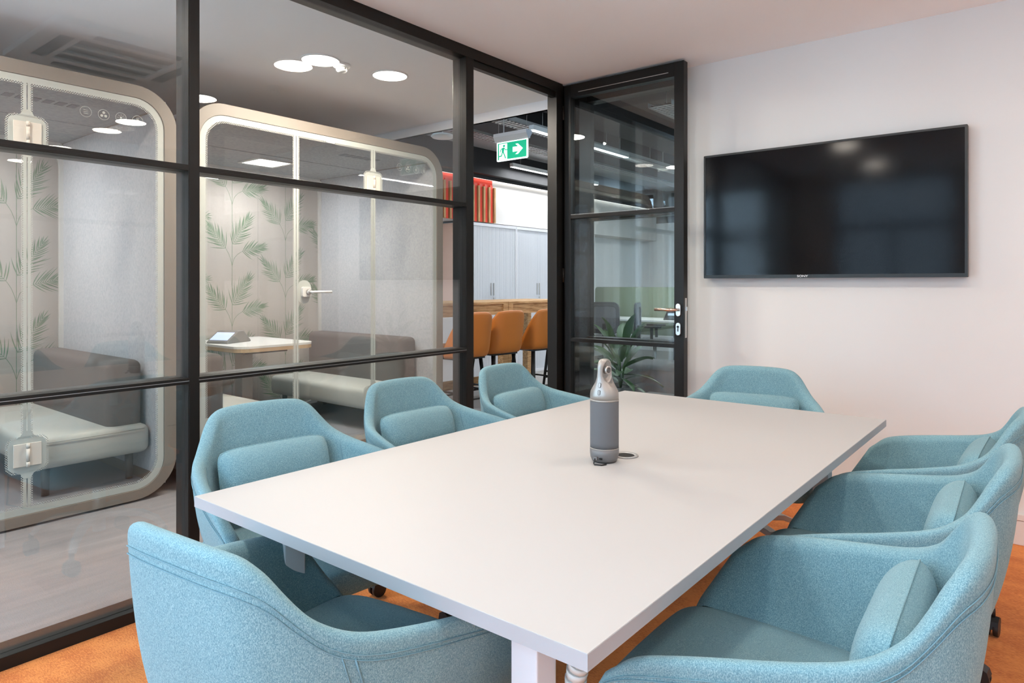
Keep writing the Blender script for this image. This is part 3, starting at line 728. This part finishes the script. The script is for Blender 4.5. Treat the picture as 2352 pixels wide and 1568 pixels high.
    # sensor on the frame
    MB().prism(rrect(1.02, PZ-.125, 1.10, PZ-.105, .009), -.004, .012, 'x').build('door_sensor', podsilver_m, R_)
    # square lamp
    MB().box((-1.35, 1.12, PZ-.112), (-1.05, 1.42, PZ-.1045)).build('lamp_diffuser', mat('pod lamp', (1, 1, 1), .5, emit=((.93, .97, 1), 6.0)), R_)
    MB().ring(rrect(-1.38, 1.09, -1.02, 1.45, .02, 3), rrect(-1.35, 1.12, -1.05, 1.42, .01, 3), PZ-.114, PZ-.1045, 'z').build('lamp_frame', podsilver_m, R_)
    # printed icons near the top right corner
    ic = MB(); xi = -.0046
    def circ(cy_, cz, r, wd=.0018, n_=24):
        ic.ring([(cy_+r*cos(2*pi*i/n_), cz+r*sin(2*pi*i/n_)) for i in range(n_)], [(cy_+(r-wd)*cos(2*pi*i/n_), cz+(r-wd)*sin(2*pi*i/n_)) for i in range(n_)], xi, xi+.0006, 'x')
    def disc(cy_, cz, r, n_=12): ic.prism([(cy_+r*cos(2*pi*i/n_), cz+r*sin(2*pi*i/n_)) for i in range(n_)], xi, xi+.0006, 'x')
    def bar(ya, za, yb, zb, wd=.0018):
        d = Vector((yb-ya, zb-za)).normalized()*wd/2; ic.prism([(ya-d.y, za+d.x), (ya+d.y, za-d.x), (yb+d.y, zb-d.x), (yb-d.y, zb+d.x)], xi, xi+.0006, 'x')
    zi = PZ-.21
    for k in range(4):
        yy = 1.756+(k)*.092
        circ(yy, zi, .030)
        if k == 0:
            for q in range(3): bar(yy-.012, zi-.01+q*.01, yy+.012, zi-.01+q*.01)
        if k == 1:
            for q in range(3): a = pi/2+q*2*pi/3; disc(yy+.012*cos(a), zi+.012*sin(a), .0075)
        if k == 2:
            disc(yy, zi, .006)
            for q in range(8): a = q*pi/4; bar(yy+.010*cos(a), zi+.010*sin(a), yy+.020*cos(a), zi+.020*sin(a))
        if k == 3:
            ic.prism(rrect(yy-.008, zi-.008, yy+.008, zi+.008, .004, 3), xi, xi+.0006, 'x'); bar(yy-.004, zi+.008, yy-.004, zi+.02); bar(yy+.004, zi+.008, yy+.004, zi+.02); bar(yy, zi-.008, yy, zi-.024)
    ic.build('printed_icons', podwhite_m, R_)
    return R_
pod = make_pod(-.28, 'beige framed glass fronted pod at the left edge of the corridor')
pod2 = dup(pod, (XPOD, 2.05, 0), 0, 'beige framed glass fronted pod further along the corridor, nearest the exit sign')
for o in (pod, pod2): o['group'] = 'glass fronted pods in the corridor'
for y0, wt in ((-.28, 25), (2.05, 25)): area('pod light', (XPOD-1.2, y0+1.27, PZ-.13), (0, 0, 0), .28, wt, (.95, .97, 1), 'SQUARE')

def make_sofa():
    r = thing('pod_sofa', 'x', 'sofa', (0, 0, 0))
    def cushion(a, b, m, name, bv=.045):
        MB().box(a, b).build(name, m, r, bv, 5)
    cushion((-.72, -.05, .17), (.72, .58, .345), seat_m, 'seat')
    MB().box((-.715, .36, .18), (.66, .56, .74)).build('backrest', sback_m, r, .05, 5)
    for p in r.children:
        for q in p.data.polygons: q.use_smooth = True
    MB().tube([(.725, -.01, .322), (.727, .54, .322)], .003, 6).build('piping', seat_m, r)
    for x in (-.62, .60):
        for y in (.05, .50): MB().cyl((x, y, 0), .020, .175, n=16, r2=.024).build('leg', dwood_m, r)
    return r
sf = make_sofa(); sf['group'] = 'sofas in the pods'
def put_sofa(o, x, y, rz, lab): o.location = (x, y, .079); o.rotation_euler = (0, 0, rz); o['label'] = lab
put_sofa(sf, -5.12, 1.31, 0, 'pale seated brown backed sofa on the right side of the near pod')
for x, y, rz, lab in ((-5.12, .39, pi, 'pale seated sofa on the left side of the near pod'), (-5.12, 3.64, 0, 'pale seated brown backed sofa on the right side of the far pod'), (-5.12, 2.74, pi, 'pale seated sofa on the left side of the far pod')):
    s_ = dup(sf, (x, y, .079), rz, lab, 'sofas in the pods')
def make_ptable(y, lab):
    t = thing('pod_table', lab, 'table', (-5.92, y, .079), 0, 'tables in the pods')
    poly = [(0, -.36), (.80, -.36)]+[(.80+.12*sin(a), -.24-.12*cos(a)) for a in [pi/2*i/6 for i in range(1, 7)]]+[(.80+.12*cos(a), .24+.12*sin(a)) for a in [pi/2*i/6 for i in range(0, 7)]]+[(0, .36)]
    MB().prism(poly, .694, .712, 'z').build('tabletop', white_m, t)
    MB().prism([(p[0]*.998, p[1]*.998) for p in poly], .664, .694, 'z').build('edge', ply_m, t)
    MB().box((.10, -.20, .63), (.72, .20, .664)).build('under_box', dwood_m, t, .004)
    MB().box((.30, -.05, .03), (.42, .05, .63)).build('column', mat('taupe column', (.40, .34, .29), .6), t, .004)
    MB().box((.12, -.22, 0), (.62, .22, .03)).build('foot', plast_m, t, .008)
    return t
make_ptable(.85, 'white topped birch edged table in the near pod'); make_ptable(3.17, 'white topped birch edged table in the far pod')
ph = thing('speakerphone', 'grey wedge speakerphone with a lit screen on the far pod table', 'phone', (-5.52, 3.02, .791), radians(-68))
ph.scale = (1.25, 1.25, 1.15)
MB().prism([(-.11, 0), (.13, 0), (.13, .012), (.02, .085), (-.035, .088), (-.11, .012)], -.085, .085, 'y').build('body', mat('phone grey', (.20, .19, .18), .5), ph, .006)
sl = Vector((.11, 0, .073)).normalized()
M = Matrix.Translation((.075, 0, .0495)) @ Matrix.Rotation(atan2(.073, .11), 4, 'Y')
MB().box((-.045, -.07, -.001), (.045, .07, .002), M).build('screen', mat('phone screen', (.4, .5, .9), .2, emit=((.62, .70, 1), .9)), ph)
o = MB().tube([(-5.62, 2.76, .765), (-5.60, 2.75, .60), (-5.56, 2.74, .56), (-5.60, 2.77, .50), (-5.66, 2.78, .44)], .004, 6).build('phone_cable', plast_m); tag(o, 'thin black cable dropping from the far pod table', 'cable')

# ------------------------------------------------------------------ wallpapered wall behind the pods
wp = struct(MB().box((-6.12, YB, 0), (-6.05, 4.33, ZC)), 'wall_left', mat('wallpaper ground', (.66, .60, .565), .85, bump=(40, .15)))
pr = MB()
def leaf(base, d, L_, wd, bend):
    n_ = 4; c = Vector(base); d = Vector(d).normalized(); s = Vector((-d.y, d.x)); Ls = []; Rs = []
    for i in range(n_+1):
        t = i/n_; p = c+d*L_*t+s*bend*t*t*L_; w_ = wd*sin(pi*min(1, .12+.88*t)**.9)*.5 if i < n_ else 0.0002
        Ls.append(p+s*w_); Rs.append(p-s*w_)
    poly = Ls+Rs[::-1]; vs = [(-6.0492, p.x, p.y) for p in poly]; m_ = n_+1
    pr.add(vs, [(i, i+1, 2*m_-2-i, 2*m_-1-i) for i in range(n_)])
def frond(a, b, n_, L_, rnd):
    a = Vector(a); b = Vector(b); ax = (b-a); u = ax.normalized()
    for i in range(n_):
        t = .02+.96*i/(n_-1); p = a+ax*t; LL = L_*(1.15-.65*t)*(.75+.5*rnd.random())*(1 if t > .12 else .8)
        for s in (-1, 1):
            ang = s*radians(52-26*t+rnd.uniform(-6, 6)); d = Vector((u.x*cos(ang)-u.y*sin(ang), u.x*sin(ang)+u.y*cos(ang)))
            leaf(p, d, LL, .0080, -s*.12)
    leaf(b, u, L_*.5, .007, 0)
    line([a, b], .0022)
def line(pts, wd):
    pts = [Vector(p) for p in pts]
    for p, q in zip(pts[:-1], pts[1:]):
        d = (q-p).normalized()*wd/2; pr.add([(-6.0494, p.x-d.y, p.y+d.x), (-6.0494, p.x+d.y, p.y-d.x), (-6.0494, q.x+d.y, q.y-d.x), (-6.0494, q.x-d.y, q.y+d.x)], [(0, 1, 2, 3)])
rnd = random.Random(3)
for k in range(-8, 3):
    ys = 3.331+.565*k
    if ys < -1.1: continue
    zoff = 1.459 if k % 2 == 0 else 1.459+.26
    line([(ys, .1), (ys, 2.6)], .004)
    for j in range(-3, 3):
        z = zoff+.572*j
        if z < -.1 or z > 2.5: continue
        def cl(zz): return min(max(zz, .02), 2.65)
        line([(ys, z), (ys-.012, z+.05), (ys-.033, z+.11), (ys-.062, z+.16)], .0035); frond((ys-.062, z+.16), (ys-.235, z+.36), 14, .140, rnd)
        frond((ys+.004, z+.20), (ys+.165, z+.45), 15, .155, rnd)
        line([(ys, z), (ys+.02, z+.07), (ys+.055, z+.11), (ys+.10, z+.137)], .0035); frond((ys+.10, z+.137), (ys+.31, z+.185), 14, .13, rnd)
# clip the print at the wall edges
keep = [f for f in pr.f if all(.01 < pr.v[i][2] < 2.69 and YB < pr.v[i][1] < 4.31 for i in f)]
pr.f = keep; pr.sm = [False]*len(keep)
pw = pr.build('palm_print', mat('palm green print', (.22, .34, .22), .85), wp); pw['kind'] = 'stuff'
for y in (3.593, 3.593-1.06, 3.593-2.12, 3.593-3.18, 3.593-4.24): MB().box((-6.0495, y, 0), (-6.0488, y+.003, 2.7)).build('paper_joint', mat('joint shade', (.42, .41, .39), .9), wp)

# ------------------------------------------------------------------ exit sign
ES = thing('exit_sign', 'lit green hanging exit sign with running man and arrow', 'sign', (-3.64, 4.53, 2.385)); ES.scale = (.94, 1, .84)
ew = .180
MB().prism([(-.040, .235), (-.040, .200), (-.020, .168), (-.016, .150), (.016, .150), (.020, .168), (.040, .200), (.040, .235)], -ew-.012, ew+.012, 'x').build('housing', mat('sign housing', (.50, .52, .56), .5), ES, .002)
MB().prism(rrect(-ew, -.045, ew, .152, .012, 4), -.004, .004, 'y').build('acrylic_panel', mat('lit acrylic edge', (.8, .95, .95), .3, emit=((.85, 1, .98), 1.6)), ES)
gs = mat('sign green', (.0, .36, .20), .5, emit=((.0, .42, .22), .75)); wsg = mat('sign white', (.85, .95, .92), .5, emit=((.80, 1, .93), .95))
for s in (-1, 1):
    MB().box((-ew+.014, s*.0042, -.030), (ew-.014, s*.0052, .140)).build('green_field', gs, ES)
    y0, y1 = s*.0053, s*.0060
    q = MB(); q.prism([(-.150, -.030), (-.055, -.030), (-.055, .132), (-.150, .132)], y0, y1, 'y')
    q.prism([(.010, .034), (.072, .034), (.040, .006), (.070, .006), (.126, .058), (.070, .112), (.040, .112), (.072, .084), (.010, .084)], y0, y1, 'y'); q.build('pictogram', wsg, ES)
    y0, y1 = s*.0061, s*.0067; q = MB()
    q.prism([(-.092+.0125*cos(a), .108+.0125*sin(a)) for a in [2*pi*i/16 for i in range(16)]], y0, y1, 'y')
    def limb(pts, wd):
        for a, b in zip(pts[:-1], pts[1:]):
            a = Vector(a); b = Vector(b); d = (b-a).normalized()*wd/2; e = (b-a).normalized()*wd*.3
            q.prism([(a.x-d.y-e.x, a.y+d.x-e.y), (a.x+d.y-e.x, a.y-d.x-e.y), (b.x+d.y+e.x, b.y-d.x+e.y), (b.x-d.y+e.x, b.y+d.x+e.y)], y0, y1, 'y')
    q.prism([(-.118, .088), (-.088, .093), (-.094, .040), (-.116, .038)], y0, y1, 'y')
    limb([(-.114, .086), (-.134, .068), (-.136, .050)], .008); limb([(-.092, .088), (-.074, .066), (-.056, .066)], .008)
    limb([(-.100, .044), (-.086, .014), (-.074, -.018)], .011); limb([(-.110, .044), (-.124, .008), (-.152, .006)], .011)
    q.build('pictogram_figure', gs, ES)
for x in (-.16, .165): MB().tube([(x, 0, .225), (x, 0, .85)], .0012, 6).build('suspension_wire', chrome_m, ES); MB().cyl((x, 0, .225), .006, .014, n=10).build('wire_grip', chrome_m, ES)
MB().tube([(-.10, 0, .22), (-.10, 0, .85)], .006, 8).build('conduit', tray_m, ES)

# ------------------------------------------------------------------ open office beyond
XB = -6.0
struct(MB().box((-6.5, 4.33, 0), (-6.45, 12.1, 3.4)), 'wall_left', wall_m)
bk = struct(MB().box((-6.45, 5.2, 2.12), (-6.07, 12.0, 2.74)), 'trim_2', mat('bulkhead paint', (.60, .58, .56), .9))
struct(MB().box((-6.45, 4.33, 2.745), (-5.93, 12.0, 3.3)), 'trim_3', dark_m)
struct(MB().box((-6.5, 12.0, 0), (3.2, 12.1, 2.45)), 'wall_back', mat('office white wall', (.70, .70, .70), .9))
struct(MB().box((-6.5, 12.0, 2.45), (3.2, 12.1, 3.4)), 'wall_back', dark_m)
struct(MB().box((3.2, YW+.1, 0), (3.3, 12.1, 3.4)), 'wall_right', wall_m)
struct(MB().box((-6.5, YE+.03, 3.3), (3.3, 12.1, 3.45)), 'ceiling', concrete_m)
LS = thing('led_strip', 'white led strip washing the wall above the cabinets', 'light', (-6.0, 5.3, 2.70))
MB().box((-.055, 0, .0), (-.045, 6.5, .035)).build('strip', led_m, LS); MB().box((-.045, 0, -.0), (-.030, 6.5, .043)).build('shield', dark_m, LS)
area('led wash', (-6.035, 8.0, 2.69), (0, radians(25), 0), .02, 1.5, (1, .95, .88), 'RECTANGLE', 6.0)
# red and gold slats
SL = thing('slat_panel', 'red and gold vertical slats on the wall above the cabinets', 'wall panel', (-6.07, 0, 0))
MB().box((0, 5.6, 2.13), (.012, 7.10, 2.70)).build('backing', red_m, SL)
y = 5.62
while y < 7.09:
    MB().box((.012, y, 2.12), (.030, y+.060, 2.63)).build('red_slat', red_m, SL, .002)
    if y+.105 < 7.2: MB().box((.012, y+.070, 2.12), (.050, y+.103, 2.60)).build('gold_slat', goldslat_m, SL, .002)
    y += .1085
# tambour cabinets
def cabinet():
    c = thing('tambour_cabinet', 'x', 'cabinet', (0, 0, 0)); wd = 1.036
    MB().box((-.43, 0, 0), (-.015, wd, 2.10)).build('carcass', cab_m, c)
    MB().box((-.016, 0, 2.06), (.004, wd, 2.10)).box((-.016, 0, 0), (.004, .02, 2.06)).box((-.016, wd-.02, 0), (.004, wd, 2.06)).box((-.016, 0, 0), (.004, wd, .04)).build('front_rim', cab_m, c, .001)
    for k, (a, b) in enumerate(((.02, wd/2), (wd/2, wd-.02))):
        d = MB(); nn = 24; st = (b-a)/nn
        for q in range(nn): d.prism([(-.014, a+q*st+.001), (-.006, a+q*st+.002), (-.005, a+q*st+st*.5), (-.006, a+(q+1)*st-.002), (-.014, a+(q+1)*st-.001)], .04, 2.055, 'z')
        do = d.build('tambour_door', mat('tambour slats', (.60, .62, .66), .5), c)
        hy2 = wd/2+(-.028 if k == 0 else .028)
        MB().box((-.006, hy2-.005, 1.13), (.010, hy2+.005, 1.30)).build('handle', tray_m, do, .002)
    MB().box((-.004, wd/2+.02, 1.085), (.008, wd/2+.05, 1.10)).build('lock', chrome_m, c)
    return c
c0 = cabinet(); c0.location = (XB, 6.52, 0); c0['label'] = 'pale grey tambour cabinet nearest the slats'; c0['group'] = 'tall cabinets beyond the doorway'
dup(c0, (XB, 7.562, 0), 0, 'pale grey tambour cabinet second from the slats'); dup(c0, (XB, 8.604, 0), 0, 'pale grey tambour cabinet third from the slats, mostly hidden by the doorway jamb')
ep = MB().box((-6.43, 6.49, 0), (-5.99, 6.518, 2.09)).build('end_panel', salmon_m); tag(ep, 'salmon coloured panel closing the end of the tall cabinets', 'panel')
# high counter tables and stools
def counter():
    c = thing('high_table', 'x', 'table', (0, 0, 0)); L_ = 1.25
    MB().box((-.36, 0, 1.075), (.36, L_, 1.10)).build('tabletop', oak_m, c, .002)
    MB().box((.325, .03, .965), (.345, L_-.03, 1.075)).build('apron', oak_m, c, .002)
    MB().box((-.345, .03, .965), (-.325, L_-.03, 1.075)).build('apron', oak_m, c, .002)
    for y in (.0, L_-.08):
        for x in (-.36, .28): MB().box((x, y, 0), (x+.08, y+.08, 1.075)).build('leg', oak_m, c, .003)
    MB().box((-.28, .06, .12), (-.26, L_-.06, .22)).build('stretcher', oak_m, c)
    return c
k0 = counter(); k0.location = (-4.96, 4.17+.0, 0); k0['label'] = 'oak high table nearest the pods'; k0['group'] = 'oak high tables beyond the doorway'
k0.location = (-4.96, 4.405, 0)
dup(k0, (-4.96, 5.66, 0), 0, 'second oak high table along, further from the pods')
struct(MB().box((-5.98, 4.6, 0), (-5.95, 6.48, .98)), 'trim_4', cab_m)
def stool():
    s_ = thing('bar_stool', 'x', 'stool', (0, 0, 0)); rr = []
    # wrap back: columns around a U, facing -x
    RB = [(0, .0), (.08, .0), (.155, -.012), (.195, -.045), (.212, -.10), (.215, -.17)]
    mb = MB(); cols = []; n_ = 3
    q = catmull([(a, b, 0) for a, b in RB], n_); q = [Vector((-p.x, p.y, 0)) for p in q[:0:-1]]+q; N_ = len(q)
    for i, p in enumerate(q):
        t_ = q[min(N_-1, i+1)]-q[max(0, i-1)]; t_.normalize(); no = Vector((t_.y, -t_.x, 0)); e = abs(p.x)/.215
        hgt = 1.035-.03*e**3-max(0, (-p.y-.012))*1.9; lo = .615; c_ = []
        for tt in (0, .12, .35, .6, .8, .95): c_.append(Vector((p.x*(.90+.12*tt), p.y+.03*tt-.008, lo+(hgt-lo)*tt))-no*.0)
        tp = Vector((p.x*1.02, p.y+.022, hgt)); c_ += [tp, tp+no*-.018+Vector((0, 0, .004)), tp-no*.034]
        for tt in (.9, .6, .3, .1): c_.append(Vector((p.x*(.90+.12*tt), p.y+.03*tt-.008, lo+(hgt-lo)*tt))-no*.036)
        cols.append(c_)
    m_ = len(cols[0]); Mx = Matrix.Rotation(-pi/2, 4, 'Z') @ Matrix.Translation((0, .17, 0))
    Mx = Matrix.Rotation(-pi/2, 4, 'Z')
    Mx = Mx @ Matrix.Translation((0, .20, 0))
    vs = [p for c_ in cols for p in c_]
    fs = [(i*m_+k, (i+1)*m_+k, (i+1)*m_+(k+1) % m_, i*m_+(k+1) % m_) for i in range(N_-1) for k in range(m_)]
    fs += [tuple(range(m_)), tuple((N_-1)*m_+k for k in range(m_))]
    mb.add(vs, fs, True, Mx).build('backrest', tan_m, s_, sub=1)
    for sx in (-1, 1):
        pts = [Vector((sx*(.10+.055*t)*1.0, .004+.028*t*1, .63+.39*t)) for t in [k/8 for k in range(9)]]
        MB().tube([Mx @ (p+Vector((0, .002, 0))) for p in pts], .0028, 6).build('back_seam', tanseam_m, s_)
    st = MB().box((-.23, -.20, .635), (.17, .20, .735)).build('seat', tan_m, s_, .045, 5)
    for p in st.data.polygons: p.use_smooth = True
    MB().box((-.19, -.17, .61), (.16, .17, .64)).build('seat_base', plast_m, s_)
    for x in (-1, 1):
        for y in (-1, 1): MB().tube([(x*.13, y*.14, .62), (x*.19, y*.19, 0)], [.019, .013], 8).build('leg', black_m, s_)
    z1 = .25; k = .13+.06*(1-z1/.62)
    for a, b in (((-k, -k-.005), (k, -k-.005)), ((-k, k+.005), (k, k+.005)), ((-k, -k), (-k, k)), ((k, -k), (k, k))):
        zz = z1+(.07 if a[1] == b[1] else 0); MB().tube([(*a, zz), (*b, zz)], .009, 8).build('footrest', black_m, s_)
    return s_
s0 = stool(); s0['group'] = 'tan leather bar stools at the high tables'
s0.location = (-4.30, 5.06, 0); s0.rotation_euler = (0, 0, radians(-4)); s0['label'] = 'tan leather bar stool in the middle of the doorway view'
dup(s0, (-4.28, 4.555, 0), radians(-3), 'tan leather bar stool at the left of the doorway view')
dup(s0, (-4.27, 5.66, 0), radians(-5), 'tan leather bar stool at the right of the doorway view, beside the jamb')
dup(s0, (-4.30, 6.30, 0), 0, 'tan leather bar stool furthest along, hidden by the jamb')

# ceiling services
def tray(name, x0, y0, x1, y1, z, w_, lab, m=tray_m, step=.06):
    t = thing(name, lab, 'cable tray', (x0, y0, z)); L_ = sqrt((x1-x0)**2+(y1-y0)**2); a = atan2(y1-y0, x1-x0); t.rotation_euler = (0, 0, a)
    MB().box((0, -w_/2, 0), (L_, -w_/2+.003, .05)).box((0, w_/2-.003, 0), (L_, w_/2, .05)).box((0, -w_/2, 0), (L_, -w_/2+.02, .002)).box((0, w_/2-.02, 0), (L_, w_/2, .002)).build('side_rail', m, t)
    r = MB(); k = 0.
    while k < L_: r.box((k, -w_/2, 0), (k+step*.55, w_/2, .002)); k += step
    ro = r.build('rungs', m, t); ro['kind'] = 'stuff'
    c_ = MB(); rn = random.Random(int(abs(x0)*10))
    for q in range(5): c_.tube([(L_*i/6, -w_/2+.03+q*(w_-.06)/4+rn.uniform(-.01, .01), .012+rn.random()*.01) for i in range(7)], .006, 5)
    c_.build('cables', plast_m, t)
    h = MB(); k = .4
    while k < L_: h.tube([(k, -w_/2, .02), (k, -w_/2, 3.3-z)], .004, 6); h.tube([(k, w_/2, .02), (k, w_/2, 3.3-z)], .004, 6); k += 1.2
    h.build('hangers', m, t)
tray('cable_tray', -4.45, 4.8, -4.45, 11.8, 2.95, .20, 'steel cable tray running away over the bar stools')
tray('cable_tray', -3.2, 5.05, -6.3, 5.05, 3.20, .30, 'perforated cable tray crossing just beyond the exit sign')
tray('cable_tray', -5.3, 5.3, -5.3, 11.8, 3.02, .22, 'steel cable tray over the high tables')
tray('cable_tray', -3.0, 6.0, -3.0, 11.8, 3.0, .25, 'steel cable tray seen through the glass of the open door')
def solid(name, a, b, m, lab, cat):
    o = MB().box(a, b).build(name, m, None, .004); return tag(o, lab, cat)
solid('ceiling_duct', (-5.05, 5.45, 3.0), (-4.60, 12.0, 3.28), dark_m, 'black rectangular duct between the cable trays', 'duct')
solid('ceiling_duct', (-5.85, 4.6, 3.05), (-5.45, 12.0, 3.28), duct_m, 'grey rectangular duct beside the wall', 'duct')
solid('ceiling_beam', (-4.2, 4.3, 3.08), (-3.75, 12.0, 3.299), dark_m, 'dark beam along the office ceiling', 'beam')
solid('ceiling_beam', (-2.6, 4.3, 3.0), (-2.2, 12.0, 3.299), dark_m, 'dark beam nearest the screen wall in the office ceiling', 'beam')
dc = thing('round_duct', 'galvanised round duct under the office ceiling', 'duct', (0, 0, 0))
MB().cyl((-1.9, 5.2, 3.08), .13, 6.5, 'y', 24).build('pipe', duct_m, dc)
for k in range(7): MB().cyl((-1.9, 5.5+k*.95, 3.08), .137, .03, 'y', 24).build('collar', duct_m, dc); MB().cyl((-1.9, 5.515+k*.95, 3.2), .006, .10, n=8).build('hanger', duct_m, dc)
def linear(x, y0, y1, z, lab, w_=32.):
    l = thing('linear_light', lab, 'light', (x, y0, z), 0, 'linear lights under the office ceiling'); L_ = y1-y0
    MB().box((-.03, 0, 0), (.03, L_, .05)).build('housing', white_m, l, .002); MB().box((-.027, .01, -.004), (.027, L_-.01, .0)).build('diffuser', lampsoft_m, l)
    for k in (.2, L_-.2): MB().tube([(0, k, .05), (0, k, 3.3-z)], .0015, 5).build('wire', chrome_m, l)
    area('linear light glow', (x, (y0+y1)/2, z-.012), (0, 0, 0), .06, w_, (.95, .98, 1), 'RECTANGLE', L_)
linear(-5.80, 7.2, 9.4, 2.88, 'lit linear light over the tall cabinets seen through the doorway')
linear(-4.25, 5.6, 7.6, 2.88, 'lit linear light beside the cable tray over the stools', 45)
linear(-3.5, 8.6, 10.6, 2.80, 'lit linear light over the office desks', 110); linear(-1.0, 6.0, 9.0, 2.80, 'lit linear light in the office behind the screen wall', 110)
sp = thing('ceiling_speaker', 'round white disc light fitting hanging beyond the end of the pods', 'light', (-4.66, 4.72, 2.70))
MB().lathe([(.0, .0), (.10, .004), (.115, .018), (.10, .034), (.02, .04)], n=28).build('disc', white_m, sp); MB().cyl((0, 0, .04), .006, .57, n=8).build('stem', white_m, sp)

# office furniture beyond the glazed panel
def desk(x, y, lab):
    d = thing('office_desk', lab, 'desk', (x, y, 0)); MB().box((-.8, -.4, .72), (.8, .4, .745)).build('desktop', white_m, d, .002)
    for sx in (-.74, .70):
        for sy in (-.36, .32): MB().box((sx, sy, 0), (sx+.04, sy+.04, .72)).build('leg', plast_m, d)
desk(-5.1, 9.6, 'white topped office desk on the left, beyond the glazed panel'); desk(-3.45, 9.6, 'white topped office desk on the right, beyond the glazed panel')
def screen(x0, x1, y, lab):
    s_ = thing('desk_screen', lab, 'screen divider', (x0, y, 0), 0, 'green fabric screens between the desks')
    MB().prism(rrect(0, .45, x1-x0, 1.235, .06), -.02, .02, 'y').build('panel', green_m, s_)
    for k in (.15, x1-x0-.15): MB().box((k-.02, -.15, 0), (k+.02, .15, .02)).box((k-.015, -.012, .02), (k+.015, .012, .46)).build('foot', tray_m, s_)
screen(-6.3, -4.33, 10.16, 'green fabric desk screen on the left beyond the desks'); screen(-4.28, -2.6, 10.16, 'green fabric desk screen on the right beyond the desks')
def ochair(x, y, rz, lab):
    c = thing('office_chair', lab, 'chair', (x, y, 0), rz, 'dark office chairs at the desks')
    fr = rrect(-.23, .55, .23, 1.02, .10, 6); MB().ring(fr, rrect(-.18, .62, .18, .96, .07, 6), -.26, -.22, 'y').build('back_frame', plast_m, c, .006)
    MB().prism(rrect(-.18, .62, .18, .96, .07, 6), -.245, -.24, 'y').build('back_mesh', mat('chair mesh', (.10, .10, .11), .8), c)
    MB().box((-.24, -.2, .44), (.24, .25, .52)).build('seat', gsofa_m, c, .03, 4)
    MB().box((-.03, -.25, .40), (.03, -.2, .70)).build('back_bar', plast_m, c)
    for s in (-1, 1): MB().box((s*.27-.03, -.15, .68), (s*.27+.03, .12, .71)).box((s*.27-.012, -.03, .45), (s*.27+.012, .01, .68)).build('armrest', plast_m, c, .006)
    MB().cyl((0, 0, .08), .025, .36).build('column', alu_m, c)
    for k in range(5):
        a = 2*pi*k/5; MB().tube([(0, 0, .10), (.28*cos(a), .28*sin(a), .06)], [.02, .012], 6).build('leg', plast_m, c); MB().cyl((.28*cos(a), .28*sin(a)-.02, .03), .028, .04, 'y', 14).build('castor', plast_m, c)
ochair(-5.30, 8.95, radians(12), 'dark mesh backed office chair at the left desk'); ochair(-4.45, 8.75, radians(-70), 'office chair turned side on between the two desks'); ochair(-3.75, 8.95, radians(-8), 'dark office chair at the right desk')
dp = thing('desk_phone', 'dark desk phone with a pale display on the left desk', 'phone', (-4.55, 9.5, .745), radians(10))
MB().prism([(-.10, 0), (.10, 0), (.10, .10), (.08, .13), (-.10, .02)], -.1, .1, 'x').build('body', plast_m, dp, .004); MB().box((-.05, -.04, .066), (.05, .02, .10)).build('display', mat('phone display', (.5, .6, .7), .3, emit=((.55, .68, .8), .5)), dp)
pf = MB().box((-3.42, 11.985, 1.26), (-3.02, 11.998, 1.60)).build('wall_notice', mat('grey notice', (.35, .35, .38), .6)); tag(pf, 'small grey notice on the white office wall', 'notice')
# lounge pieces
def pouf(x, y, w_, d_, h_, lab, cat='sofa', name='lounge_seat'):
    p = thing(name, lab, cat, (x, y, 0)); b = MB().box((-w_/2, -d_/2, .06), (w_/2, d_/2, h_)).build('body', gsofa_m, p, .08, 6)
    for f in b.data.polygons: f.use_smooth = True
    MB().box((-w_/2+.06, -d_/2+.06, 0), (w_/2-.06, d_/2-.06, .06)).build('plinth', plast_m, p)
pouf(-3.55, 6.6, .9, .7, .46, 'dark grey lounge seat beyond the glazed panel on the left'); pouf(-2.45, 5.15, .75, .5, .36, 'grey low bench just beyond the glazed panel', 'bench', 'low_bench')
# plants
lf = bpy.data.meshes.new('leaf'); 
_v = []; _f = []
for i in range(7):
    t_ = i/6; w_ = .045*sin(pi*min(1, .08+.92*t_)); z = .34*t_-.16*t_*t_; yv = .30*t_
    _v += [(-w_, yv, z+.012), (0, yv, z), (w_, yv, z+.012)]
for i in range(6): _f += [(3*i, 3*i+1, 3*i+4, 3*i+3), (3*i+1, 3*i+2, 3*i+5, 3*i+4)]
lf.from_pydata(_v, [], _f); lf.materials.append(leaf_m); lf.polygons.foreach_set('use_smooth', [True]*len(lf.polygons))
def plant(x, y, h_, nl, lab, seed, sc_=1.):
    p = thing('potted_plant', lab, 'plant', (x, y, 0), 0, 'leafy plants beyond the glazed panel'); rn = random.Random(seed)
    MB().lathe([(.13, 0), (.16, .30), (.17, .34), (.155, .34), (.15, .30)], n=24).build('pot', pot_m, p); MB().cyl((0, 0, .28), .15, .03, n=24).build('soil', dwood_m, p)
    sm = MB()
    for k in range(5): a = k*1.3; sm.tube([(0, 0, .3), (.04*cos(a), .04*sin(a), .3+h_*.5), (.11*cos(a), .11*sin(a), .3+h_*.85)], [.008, .006, .003], 6)
    sm.build('stem', leaf_m, p)
    for k in range(nl):
        o = bpy.data.objects.new('leaf', lf); C.objects.link(o); o.parent = p; t_ = (k+.5)/nl; a = k*2.4
        o.location = (.09*t_*cos(a), .09*t_*sin(a), .34+h_*t_*.9); o.rotation_euler = (rn.uniform(-.55, .45)-.75+1.35*t_, rn.uniform(-.3, .3), a-pi/2); s = sc_*rn.uniform(.75, 1.25); o.scale = (s, s, s)
plant(-2.45, 6.35, .75, 44, 'leafy green plant behind the door handle, seen through glass', 5, 1.15); plant(-3.2, 5.6, .40, 30, 'low leafy plant seen through the lower door pane', 9, 1.0)
plant(-2.05, 5.65, .35, 24, 'low plant behind the bench behind the door lock stile', 13, .95)
